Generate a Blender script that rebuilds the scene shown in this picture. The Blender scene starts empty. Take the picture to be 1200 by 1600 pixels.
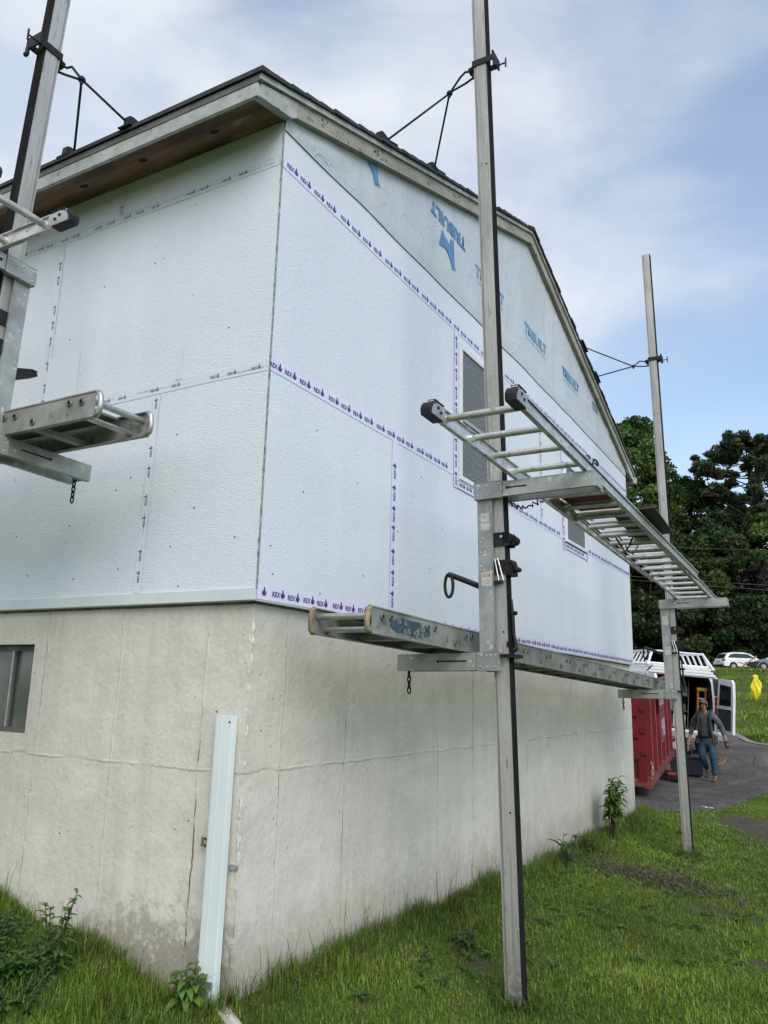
import bpy, bmesh, math, random
import numpy as np
from mathutils import Vector, Matrix, Euler, noise as mnoise

random.seed(7); RNG = np.random.default_rng(7)
S = bpy.context.scene
COL = S.collection
rad = math.radians

# ------------------------------------------------------------------ camera, sky, sun, exposure
cam_d = bpy.data.cameras.new("camera"); cam = bpy.data.objects.new("camera", cam_d); COL.objects.link(cam)
cam.location = (2.46477, -3.05880, -0.41733)
cam.rotation_euler = (1.79129159, -0.0246754851, 0.515760908)
cam_d.sensor_fit = 'HORIZONTAL'; cam_d.sensor_width = 36.0; cam_d.lens = 37.233
cam_d.clip_start = 0.05; cam_d.clip_end = 3000
S.camera = cam

SUN_EL, SUN_AZ = 42.0, 134.0        # azimuth clockwise from +Y
W = bpy.data.worlds.new("World"); S.world = W; W.use_nodes = True
wn, wl = W.node_tree.nodes, W.node_tree.links
wn.clear()
wo = wn.new("ShaderNodeOutputWorld")
sky = wn.new("ShaderNodeTexSky"); sky.sky_type = 'NISHITA'; sky.sun_disc = False
sky.sun_elevation = rad(SUN_EL); sky.sun_rotation = rad(SUN_AZ); sky.air_density = 1.2; sky.dust_density = 1.2; sky.ozone_density = 1.6
b1 = wn.new("ShaderNodeBackground"); b1.inputs[1].default_value = 0.14
wl.new(sky.outputs[0], b1.inputs[0])
b2 = wn.new("ShaderNodeBackground"); b2.inputs[1].default_value = 0.66
tc = wn.new("ShaderNodeTexCoord")
mp = wn.new("ShaderNodeMapping"); mp.inputs['Scale'].default_value = (1.0, 1.0, 1.9); mp.inputs['Location'].default_value = (2.1, 1.5, 0.9)
wl.new(tc.outputs['Generated'], mp.inputs[0])
n1 = wn.new("ShaderNodeTexNoise"); n1.inputs['Scale'].default_value = 2.1; n1.inputs['Detail'].default_value = 7; n1.inputs['Roughness'].default_value = .5; n1.inputs['Distortion'].default_value = .5
wl.new(mp.outputs[0], n1.inputs['Vector'])
# thicker cloud toward the west half of the sky (a real feature of this sky)
dt = wn.new("ShaderNodeVectorMath"); dt.operation = 'DOT_PRODUCT'; dt.inputs[1].default_value = (-0.90, -0.35, 0.10)
wl.new(tc.outputs['Generated'], dt.inputs[0])
ma = wn.new("ShaderNodeMath"); ma.operation = 'MULTIPLY_ADD'; ma.inputs[1].default_value = 0.52
wl.new(dt.outputs['Value'], ma.inputs[0]); wl.new(n1.outputs['Fac'], ma.inputs[2])
cr = wn.new("ShaderNodeMapRange"); cr.interpolation_type = 'SMOOTHSTEP'
cr.inputs['From Min'].default_value = 0.35; cr.inputs['From Max'].default_value = 0.76
cr.inputs['To Min'].default_value = 0.20; cr.inputs['To Max'].default_value = 0.96
wl.new(ma.outputs[0], cr.inputs['Value'])
n2 = wn.new("ShaderNodeTexNoise"); n2.inputs['Scale'].default_value = 2.7; n2.inputs['Detail'].default_value = 6; n2.inputs['Roughness'].default_value = .5
wl.new(mp.outputs[0], n2.inputs['Vector'])
cc = wn.new("ShaderNodeValToRGB")
cc.color_ramp.elements[0].position = .36; cc.color_ramp.elements[0].color = (.60, .69, .83, 1)
cc.color_ramp.elements[1].position = .62; cc.color_ramp.elements[1].color = (.95, .965, .98, 1)
wl.new(n2.outputs['Fac'], cc.inputs[0]); wl.new(cc.outputs[0], b2.inputs[0])
mx = wn.new("ShaderNodeMixShader")
wl.new(cr.outputs[0], mx.inputs[0]); wl.new(b1.outputs[0], mx.inputs[1]); wl.new(b2.outputs[0], mx.inputs[2])
wl.new(mx.outputs[0], wo.inputs['Surface'])

sd = bpy.data.lights.new("sun", 'SUN'); so = bpy.data.objects.new("sun", sd); COL.objects.link(so)
sd.energy = 1.35; sd.angle = rad(40); sd.color = (1.0, .96, .90)
_el, _az = rad(SUN_EL), rad(SUN_AZ)
sdir = Vector((math.sin(_az) * math.cos(_el), math.cos(_az) * math.cos(_el), math.sin(_el)))
so.rotation_euler = sdir.to_track_quat('Z', 'Y').to_euler(); so.location = sdir * 30
S.view_settings.view_transform = 'Standard'; S.view_settings.look = 'None'
S.view_settings.gamma = 1.0; S.view_settings.exposure = 0.63; S.view_settings.use_curve_mapping = False

# ------------------------------------------------------------------ helpers
def newmat(name):
    m = bpy.data.materials.new(name); m.use_nodes = True
    nt = m.node_tree; b = nt.nodes['Principled BSDF']
    return m, nt, b

class G:
    """tiny node-expression helper"""
    def __init__(s, nt): s.nt = nt
    def n(s, t, **kw):
        x = s.nt.nodes.new(t)
        for k, v in kw.items(): setattr(x, k, v)
        return x
    def put(s, sock, v):
        if isinstance(v, bpy.types.NodeSocket): s.nt.links.new(v, sock)
        else: sock.default_value = v
    def m(s, op, a, b=None, c=None, clamp=False):
        x = s.n("ShaderNodeMath", operation=op, use_clamp=clamp)
        s.put(x.inputs[0], a)
        if b is not None: s.put(x.inputs[1], b)
        if c is not None: s.put(x.inputs[2], c)
        return x.outputs[0]
    def noise(s, vec, scale, detail=5, rough=.55, dist=0.0):
        x = s.n("ShaderNodeTexNoise"); s.put(x.inputs['Vector'], vec)
        x.inputs['Scale'].default_value = scale; x.inputs['Detail'].default_value = detail
        x.inputs['Roughness'].default_value = rough; x.inputs['Distortion'].default_value = dist
        return x.outputs['Fac']
    def vor(s, vec, scale, feature='F1'):
        x = s.n("ShaderNodeTexVoronoi", feature=feature); s.put(x.inputs['Vector'], vec); x.inputs['Scale'].default_value = scale
        return x.outputs['Distance']
    def map(s, vec, scale=(1, 1, 1), loc=(0, 0, 0)):
        x = s.n("ShaderNodeMapping"); s.put(x.inputs[0], vec); x.inputs['Scale'].default_value = scale; x.inputs['Location'].default_value = loc
        return x.outputs[0]
    def rng(s, v, a, b, c=0.0, d=1.0, smooth=True):
        x = s.n("ShaderNodeMapRange"); x.interpolation_type = 'SMOOTHSTEP' if smooth else 'LINEAR'
        s.put(x.inputs['Value'], v)
        for k, q in zip(('From Min', 'From Max', 'To Min', 'To Max'), (a, b, c, d)): x.inputs[k].default_value = q
        return x.outputs[0]
    def mix(s, f, a, b):
        x = s.n("ShaderNodeMix", data_type='RGBA')
        s.put(x.inputs[0], f)
        s.put(x.inputs[6], a if isinstance(a, bpy.types.NodeSocket) else (*a, 1)); s.put(x.inputs[7], b if isinstance(b, bpy.types.NodeSocket) else (*b, 1))
        return x.outputs[2]
    def obj(s): return s.n("ShaderNodeTexCoord").outputs['Object']
    def xyz(s, v):
        x = s.n("ShaderNodeSeparateXYZ"); s.put(x.inputs[0], v); return x.outputs
    def bump(s, h, strength=.3, dist=.01, normal=None):
        x = s.n("ShaderNodeBump"); x.inputs['Strength'].default_value = strength; x.inputs['Distance'].default_value = dist
        s.put(x.inputs['Height'], h)
        if normal is not None: s.put(x.inputs['Normal'], normal)
        return x.outputs[0]

_M = {}
def mk(name, c1, c2=None, scale=6, rough=.6, metal=0.0, bump=0.0, bscale=60, stretch=(1, 1, 1), lo=.35, hi=.65, spec=.5, detail=6, c3=None, s3=30, trans=0, r2=None):
    if name in _M: return _M[name]
    m, nt, b = newmat(name); g = G(nt)
    o = g.map(g.obj(), stretch)
    col = None
    if c2 is not None:
        f = g.rng(g.noise(o, scale, detail), lo, hi)
        col = g.mix(f, c1, c2)
        if r2 is not None: g.put(b.inputs['Roughness'], g.rng(f, 0, 1, rough, r2, False))
    if c3 is not None:
        f3 = g.rng(g.noise(o, s3, 4), .58, .70)
        col = g.mix(f3, col if col is not None else c1, c3)
    if col is None: b.inputs['Base Color'].default_value = (*c1, 1)
    else: g.put(b.inputs['Base Color'], col)
    if r2 is None: b.inputs['Roughness'].default_value = rough
    b.inputs['Metallic'].default_value = metal
    b.inputs['Specular IOR Level'].default_value = spec
    if trans: b.inputs['Transmission Weight'].default_value = trans
    if bump: g.put(b.inputs['Normal'], g.bump(g.noise(o, bscale, 5), bump, .01))
    _M[name] = m; return m

class MB:
    def __init__(s): s.v = []; s.f = []; s.m = []; s.M = Matrix.Identity(4)
    def add(s, vs, fs, mi=0):
        o = len(s.v); Mx = s.M
        s.v += [tuple(Mx @ Vector(p)) for p in vs]; s.f += [tuple(i + o for i in f) for f in fs]; s.m += [mi] * len(fs); return s
    def box(s, a, b, mi=0, bev=0.0):
        x0, y0, z0 = (min(p, q) for p, q in zip(a, b)); x1, y1, z1 = (max(p, q) for p, q in zip(a, b))
        if bev <= 0:
            vs = [(x0, y0, z0), (x1, y0, z0), (x1, y1, z0), (x0, y1, z0), (x0, y0, z1), (x1, y0, z1), (x1, y1, z1), (x0, y1, z1)]
            return s.add(vs, [(0, 3, 2, 1), (4, 5, 6, 7), (0, 1, 5, 4), (1, 2, 6, 5), (2, 3, 7, 6), (3, 0, 4, 7)], mi)
        bm = bmesh.new(); bmesh.ops.create_cube(bm, size=1)
        for v in bm.verts: v.co = Vector(((x0 + x1) / 2 + v.co.x * (x1 - x0), (y0 + y1) / 2 + v.co.y * (y1 - y0), (z0 + z1) / 2 + v.co.z * (z1 - z0)))
        bmesh.ops.bevel(bm, geom=bm.edges[:], offset=bev, segments=2, affect='EDGES', profile=.6)
        s.bm(bm, mi); return s
    def bm(s, bm, mi=0):
        bm.verts.index_update(); s.add([v.co[:] for v in bm.verts], [tuple(v.index for v in f.verts) for f in bm.faces], mi); bm.free(); return s
    def prism(s, pts, axis, a, b, mi=0):
        """polygon pts (2-D) extruded along axis from a to b; axis x: pts=(y,z); y: (x,z); z: (x,y)"""
        def P(p, t): return {'x': (t, p[0], p[1]), 'y': (p[0], t, p[1]), 'z': (p[0], p[1], t)}[axis]
        n = len(pts); vs = [P(p, a) for p in pts] + [P(p, b) for p in pts]
        fs = [tuple(range(n))[::-1], tuple(range(n, 2 * n))] + [(i, (i + 1) % n, n + (i + 1) % n, n + i) for i in range(n)]
        return s.add(vs, fs, mi)
    def tube(s, path, r, n=8, mi=0, cap=True, closed=False):
        P = [Vector(p) for p in path]; k = len(P)
        rs = r if isinstance(r, (list, tuple)) else [r] * k
        vs = []; up = None
        for i in range(k):
            if closed: t = (P[(i + 1) % k] - P[i - 1])
            else: t = (P[min(i + 1, k - 1)] - P[max(i - 1, 0)])
            t.normalize()
            if up is None: up = Vector((0, 0, 1)) if abs(t.z) < .9 else Vector((1, 0, 0))
            sx = t.cross(up)
            if sx.length < 1e-4: sx = t.orthogonal()
            sx.normalize(); up = sx.cross(t).normalized()
            for j in range(n):
                a = 2 * math.pi * j / n
                vs.append(P[i] + (sx * math.cos(a) + up * math.sin(a)) * rs[i])
        fs = []
        for i in range(k if closed else k - 1):
            q = (i + 1) % k
            for j in range(n): fs.append((i * n + j, i * n + (j + 1) % n, q * n + (j + 1) % n, q * n + j))
        if cap and not closed: fs += [tuple(range(n))[::-1], tuple(range((k - 1) * n, k * n))]
        return s.add(vs, fs, mi)
    def cyl(s, a, b, r, n=12, mi=0, r2=None): return s.tube([a, b], [r, r if r2 is None else r2], n, mi)
    def ball(s, c, r, mi=0, n=8, sc=(1, 1, 1)):
        bm = bmesh.new(); bmesh.ops.create_icosphere(bm, subdivisions=2, radius=1)
        for v in bm.verts: v.co = Vector((c[0] + v.co.x * r * sc[0], c[1] + v.co.y * r * sc[1], c[2] + v.co.z * r * sc[2]))
        return s.bm(bm, mi)
    def build(s, name, mats, parent=None, loc=None, smooth=False, org=None, bevel=0):
        me = bpy.data.meshes.new(name)
        o_ = Vector(org) if org is not None else Vector((0, 0, 0))
        me.from_pydata([tuple(Vector(p) - o_) for p in s.v], [], s.f)
        if not isinstance(mats, (list, tuple)): mats = [mats]
        for m in mats: me.materials.append(m)
        me.polygons.foreach_set('material_index', np.array(s.m, dtype=np.int32))
        if smooth: me.polygons.foreach_set('use_smooth', np.ones(len(s.f), dtype=bool))
        me.update()
        bmx = bmesh.new(); bmx.from_mesh(me); bmesh.ops.recalc_face_normals(bmx, faces=bmx.faces[:]); bmx.to_mesh(me); bmx.free()
        ob = bpy.data.objects.new(name, me); COL.objects.link(ob)
        if parent is not None: ob.parent = parent
        if loc is not None: ob.location = loc
        if bevel:
            bv = ob.modifiers.new("bevel", 'BEVEL'); bv.width = bevel; bv.segments = 2; bv.limit_method = 'ANGLE'; bv.angle_limit = rad(40)
        return ob

def tag(o, label=None, cat=None, group=None, kind=None):
    if label: o['label'] = label
    if cat: o['category'] = cat
    if group: o['group'] = group
    if kind: o['kind'] = kind
    return o
def empty(name, loc=(0, 0, 0), rot=(0, 0, 0)):
    o = bpy.data.objects.new(name, None); COL.objects.link(o); o.location = loc; o.rotation_euler = rot; o.empty_display_size = .2
    return o
def copy_tree(o, parent=None):
    c = o.copy(); COL.objects.link(c)
    if parent is not None: c.parent = parent
    for ch in list(o.children): copy_tree(ch, c)
    return c
def npmesh(name, verts, faces, mat, parent=None, cols=None, smooth=False):
    """verts (n,3), faces (m,k) all the same k, cols (n,3) point colours"""
    me = bpy.data.meshes.new(name); n, (m, k) = len(verts), faces.shape
    me.vertices.add(n); me.vertices.foreach_set('co', np.ascontiguousarray(verts, dtype=np.float32).ravel())
    me.loops.add(m * k); me.loops.foreach_set('vertex_index', np.ascontiguousarray(faces, dtype=np.int32).ravel())
    me.polygons.add(m); me.polygons.foreach_set('loop_start', np.arange(0, m * k, k, dtype=np.int32)); me.polygons.foreach_set('loop_total', np.full(m, k, dtype=np.int32))
    if smooth: me.polygons.foreach_set('use_smooth', np.ones(m, dtype=bool))
    if cols is not None:
        a = me.attributes.new('Col', 'FLOAT_COLOR', 'POINT')
        a.data.foreach_set('color', np.concatenate([cols, np.ones((n, 1))], 1).astype(np.float32).ravel())
    me.update(calc_edges=True); me.validate()
    me.materials.append(mat)
    o = bpy.data.objects.new(name, me); COL.objects.link(o)
    if parent is not None: o.parent = parent
    return o

_font_cache = {}
def text2d(body, size=1.0, offset=0.0, shear=0.0, space=1.0):
    key = (body, size, offset, shear, space)
    if key in _font_cache: return _font_cache[key]
    c = bpy.data.curves.new('txt', 'FONT'); c.body = body; c.size = size; c.offset = offset; c.shear = shear; c.space_character = space
    c.resolution_u = 2; c.align_x = 'LEFT'
    o = bpy.data.objects.new('txt', c); COL.objects.link(o)
    dg = bpy.context.evaluated_depsgraph_get(); ev = o.evaluated_get(dg); me = ev.to_mesh()
    vs = [(v.co.x, v.co.y) for v in me.vertices]; fs = [tuple(p.vertices) for p in me.polygons]
    ev.to_mesh_clear(); bpy.data.objects.remove(o); bpy.data.curves.remove(c)
    x0 = min(v[0] for v in vs); x1 = max(v[0] for v in vs); y0 = min(v[1] for v in vs); y1 = max(v[1] for v in vs)
    r = (vs, fs, (x0, y0, x1, y1)); _font_cache[key] = r; return r
def fit_text(body, w, h, offset=0.0):
    """glyph mesh normalised into the box 0..w, 0..h"""
    vs, fs, (x0, y0, x1, y1) = text2d(body, 1.0, offset)
    return [((x - x0) / (x1 - x0) * w, (y - y0) / (y1 - y0) * h) for x, y in vs], fs

# ------------------------------------------------------------------ terrain
TP = np.array([
 (0,0,-1.72),(0,1,-1.78),(0,3,-1.84),(0,4.2,-1.89),(0,6,-1.91),(0,8.1,-1.90),(-.1,0,-1.82),(-.2,0,-1.86),(-.43,0,-1.83),(-.85,0,-1.68),(-1.65,0,-1.60),(-3,0,-1.50),(-6,0,-1.42),
 (-4,4,-1.7),(-8,4,-1.5),(2.46,-3.06,-2.03),(4,-2,-2.1),(0,-3,-1.95),(-2,-2,-1.75),(-5,-2,-1.5),(-1,-1,-1.90),(-.4,-.5,-1.89),(-1.4,-.5,-1.77),(-2.2,-.6,-1.68),(.3,-.3,-1.86),
 (.85,1.2,-1.97),(.89,6.2,-2.04),(2,1,-1.98),(2,3,-2.0),(2.5,6,-2.05),(4,2,-2.1),(5,6,-2.1),(.5,3.5,-1.93),(1.2,9,-1.98),
 (0,9,-1.96),(2,9,-2.02),(0,11,-2.04),(0,12.4,-2.08),(2,12,-2.08),(-2,12,-2.0),(0,14,-2.12),(3,14,-2.06),(-2,14.5,-2.0),(-.2,15.6,-2.13),(-1,16.8,-2.06),(1,16.8,-2.04),(4,17,-1.75),(-2.,18,-1.8),(0,19,-1.74),(1.2,21,-1.60),(-.7,25,-1.42),(4,21.5,-1.5),(-4,24,-1.5),(8,14,-1.9),
 (0,30,-.95),(5,30,-.9),(-3,40,-.25),(3,40,-.2),(-4,55,.85),(2,55,.9),(-5.5,72,1.90),(-3,72,1.92),(0,72,1.9),(6,72,1.95),(-24,72,1.95),(24,72,1.95),(-10,38,-.3),(15,34,-.6),(-4,82,2.3),
 (0,98,4),(-36,98,4),(36,98,4),(-40,30,0),(40,20,-1),(30,-10,-2.2),(-30,-20,-1.6),(0,-40,-2),(-50,98,4.5),(-15,18,-1.5),(-15,8,-1.5)])
def gz(x, y):
    x = np.asarray(x, float); y = np.asarray(y, float); sh = np.broadcast(x, y).shape
    X = np.broadcast_to(x, sh).ravel(); Y = np.broadcast_to(y, sh).ravel(); out = np.empty(len(X))
    for i in range(0, len(X), 20000):
        d2 = (X[i:i+20000, None] - TP[None, :, 0]) ** 2 + (Y[i:i+20000, None] - TP[None, :, 1]) ** 2
        w = (d2 + .06) ** -1.9
        out[i:i+20000] = (w * TP[None, :, 2]).sum(1) / w.sum(1)
    return out.reshape(sh)
def g1(x, y): return float(gz(x, y))
def vnoise(x, y, sc, seed=0.0):
    """cheap smooth pseudo noise in -1..1"""
    x = np.asarray(x) * sc + seed * 3.1; y = np.asarray(y) * sc + seed * 1.7
    return (np.sin(x * 1.7 + 1.3 * np.sin(y * 1.3)) * np.cos(y * 1.9 - 1.1 * np.sin(x * .9)) * .6 + np.sin(x * 3.9 + y * 2.7 + 2 * np.sin(y * 2.1)) * .25 + np.sin(x * 7.3 - y * 6.1) * .15)
def drive_in(x, y):
    """positive inside the driveway"""
    x = np.asarray(x, float); y = np.asarray(y, float)
    near = np.interp(x, [-14, -3, -.3, .25, .5, .68, .8, .95, 1.25, 2.2, 5, 14], [8.6, 8.6, 8.75, 8.9, 9.2, 9.9, 11.2, 13.4, 15.2, 16.2, 17.2, 18.5])
    far = np.interp(x, [-14, -4, -.7, .4, 1.5, 3, 14], [26, 25.6, 24.4, 21.6, 20.8, 20.4, 20])
    n = (vnoise(x, y, 1.7, 3) * .22 + vnoise(x, y, 5, 5) * .10) * np.clip((16 - y) / 3, .15, 1)
    return np.minimum(y - near, far - y) + n
def soil_f(x, y):
    x = np.asarray(x, float); y = np.asarray(y, float); r = 0
    for cx, cy, rx, ry, a in ((1.22, 8.75, .45, .55, 1.1), (1.75, 7.9, .55, .45, 1.0), (2.6, 7.6, .7, .7, 1.0), (1.55, 3.7, .22, .10, .75), (1.90, 2.75, .22, .10, .75), (.75, 4.35, .3, .10, .5), (.55, 1.55, .12, .10, .7), (-1.2, -.62, .22, .16, 1)):
        r = r + a * np.exp(-(((x - cx) / rx) ** 2 + ((y - cy) / ry) ** 2))
    return r + vnoise(x, y, 6, 1) * .16 * (r > .05)

def graded(a, b, fine0, fine1, df, dc):
    out = list(np.arange(fine0, fine1 + 1e-6, df)); x = fine1; d = df
    while x < b: d = min(d * 1.18, dc); x += d; out.append(x)
    x = fine0; d = df; pre = []
    while x > a: d = min(d * 1.18, dc); x -= d; pre.append(x)
    return np.array(pre[::-1] + out)
def sheet(name, xs, ys, zf, mat):
    X, Y = np.meshgrid(xs, ys); Z = zf(X, Y); nx, ny = len(xs), len(ys)
    V = np.stack([X.ravel(), Y.ravel(), Z.ravel()], 1)
    i, j = np.meshgrid(np.arange(nx - 1), np.arange(ny - 1)); a = (j * nx + i).ravel()
    F = np.stack([a, a + 1, a + nx + 1, a + nx], 1)
    return V, F, nx, ny

# lawn / ground
m, nt, b = newmat("lawn_soil"); g = G(nt); P = g.n("ShaderNodeNewGeometry").outputs['Position']
at = g.n("ShaderNodeAttribute"); at.attribute_name = 'Col'
f1 = g.rng(g.noise(P, 1.1, 6), .38, .64); f2 = g.rng(g.noise(P, 9, 5), .35, .7); f3 = g.rng(g.noise(P, 60, 3), .3, .75)
green = g.mix(f1, (.055, .105, .016), (.105, .150, .025)); green = g.mix(f2, green, (.072, .125, .018)); green = g.mix(g.m('MULTIPLY', f3, .5), green, (.02, .035, .009))
soil = g.mix(f2, (.085, .074, .064), (.135, .120, .105)); soil = g.mix(g.m('MULTIPLY', f3, .6), soil, (.035, .028, .02))
g.put(b.inputs['Base Color'], g.mix(g.xyz(at.outputs['Vector'])[0], green, soil)); b.inputs['Roughness'].default_value = .95; b.inputs['Specular IOR Level'].default_value = .15
g.put(b.inputs['Normal'], g.bump(g.m('ADD', g.noise(P, 40, 6), g.noise(P, 7, 4)), .8, .05))
M_LAWN = m
xs = graded(-600, 600, -3.0, 5.0, .09, 40); ys = graded(-400, 900, -2.5, 13, .09, 40)
def zf(X, Y):
    Z = gz(np.clip(X, -60, 60), np.clip(Y, -60, 120))
    near = np.exp(-((X - 1) / 9) ** 2 - ((Y - 4) / 12) ** 2)
    return Z + near * (vnoise(X, Y, 2.2, 2) * .018 + vnoise(X, Y, 6.5, 4) * .010)
def zf2(X, Y): return zf(X, Y) - .22 * np.clip((drive_in(X, Y) - .25) * 2, 0, 1)
V, F, nx, ny = sheet("ground", xs, ys, zf2, None)
def ground_off(X, Y): return near_noise(X, Y)
def zg(x, y):
    X = np.asarray(x, float); Y = np.asarray(y, float); return zf(X, Y)
sc = np.clip(soil_f(V[:, 0], V[:, 1]), 0, 1) * (np.abs(V[:, 0]) < 8) * (V[:, 1] < 14)
ground = npmesh("ground", V, F, M_LAWN, cols=np.stack([sc] * 3, 1), smooth=True); tag(ground, "mown lawn sloping past the house and up the hill behind", None, None, 'structure')

# driveway
m, nt, b = newmat("asphalt"); g = G(nt); P = g.n("ShaderNodeNewGeometry").outputs['Position']
f1 = g.rng(g.noise(P, .7, 6), .35, .65); f3 = g.rng(g.noise(P, 55, 4), .35, .7); f4 = g.rng(g.noise(P, 4, 6), .55, .72)
c = g.mix(f1, (.085, .078, .075), (.15, .140, .130)); c = g.mix(g.m('MULTIPLY', f3, .65), c, (.040, .038, .038)); c = g.mix(g.m('MULTIPLY', f4, .6), c, (.115, .095, .072)); f5 = g.rng(g.noise(g.map(P, (1, .35, 1)), 2.2, 6, .65), .48, .66); c = g.mix(g.m('MULTIPLY', f5, .55), c, (.19, .175, .16))
ck = g.rng(g.vor(g.map(P, (1, 1, 1)), 1.3, 'DISTANCE_TO_EDGE'), .0, .022, 1, 0); c = g.mix(g.m('MULTIPLY', ck, g.rng(g.noise(P, 1.4, 4), .45, .6)), c, (.025, .024, .023))
sp = g.rng(g.vor(P, 22), .0, .16, 1, 0); c = g.mix(g.m('MULTIPLY', sp, .6), c, (.22, .21, .20))
g.put(b.inputs['Base Color'], c); b.inputs['Roughness'].default_value = .85; b.inputs['Specular IOR Level'].default_value = .3
g.put(b.inputs['Normal'], g.bump(g.m('ADD', g.noise(P, 60, 5, .7), g.m('MULTIPLY', g.noise(P, 6, 5), 1.5)), .9, .03)); M_ASPH = m
xs = graded(-14, 14, -1.5, 3.5, .11, .5); ys = graded(8, 27, 8.2, 14, .11, .3)
def zd(X, Y):
    d = drive_in(X, Y); s = np.clip(d / .25 + .5, 0, 1); s = s * s * (3 - 2 * s)
    return zf(X, Y) - .10 + .115 * s
V, F, nx, ny = sheet("road", xs, ys, zd, None)
drv = npmesh("road", V, F, M_ASPH, smooth=True); tag(drv, "worn grey gravelly asphalt driveway beyond the house", None, None, 'structure')
# pale concrete strip along the far lawn edge
m_path = mk("path_concrete", (.17, .165, .16), (.22, .215, .205), 3, .85, bump=.2)
xs_ = np.linspace(-8, 10, 60); vs = []; 
for x in xs_:
    yf = float(np.interp(x, [-14, -4, -.7, .4, 1.5, 3, 14], [26, 25.6, 24.4, 21.6, 20.8, 20.4, 20]))
    for k, dy in enumerate((-.75, -.15)): vs.append((x, yf + dy, float(zf(np.array([x]), np.array([yf + dy]))[0]) + .03))
Fp = np.array([(2 * i, 2 * i + 2, 2 * i + 3, 2 * i + 1) for i in range(len(xs_) - 1)])
pth = npmesh("path", np.array(vs), Fp, m_path); tag(pth, "pale concrete strip between the driveway and the hill lawn", None, None, 'structure')
# upper parking strip on the hill
vs = []; xs_ = np.linspace(-24, 16, 40)
for x in xs_:
    for yy in (70.8, 78.5): vs.append((x, yy, g1(x, yy) + .06))
Fp = np.array([(2 * i, 2 * i + 2, 2 * i + 3, 2 * i + 1) for i in range(len(xs_) - 1)])
rdu = npmesh("road", np.array(vs), Fp, M_ASPH); tag(rdu, "grey road at the top of the hill lawn", None, None, 'structure')

# ------------------------------------------------------------------ house
L = 8.115; HW = 12.0
ORG = (0, 0, -1.9)
house = tag(empty("house", ORG), "two storey house with bare white foam sheathing on a raw concrete basement", "house")
def part(mb, name, mats, parent, **k): return mb.build(name, mats, parent, org=ORG, **k)

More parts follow.
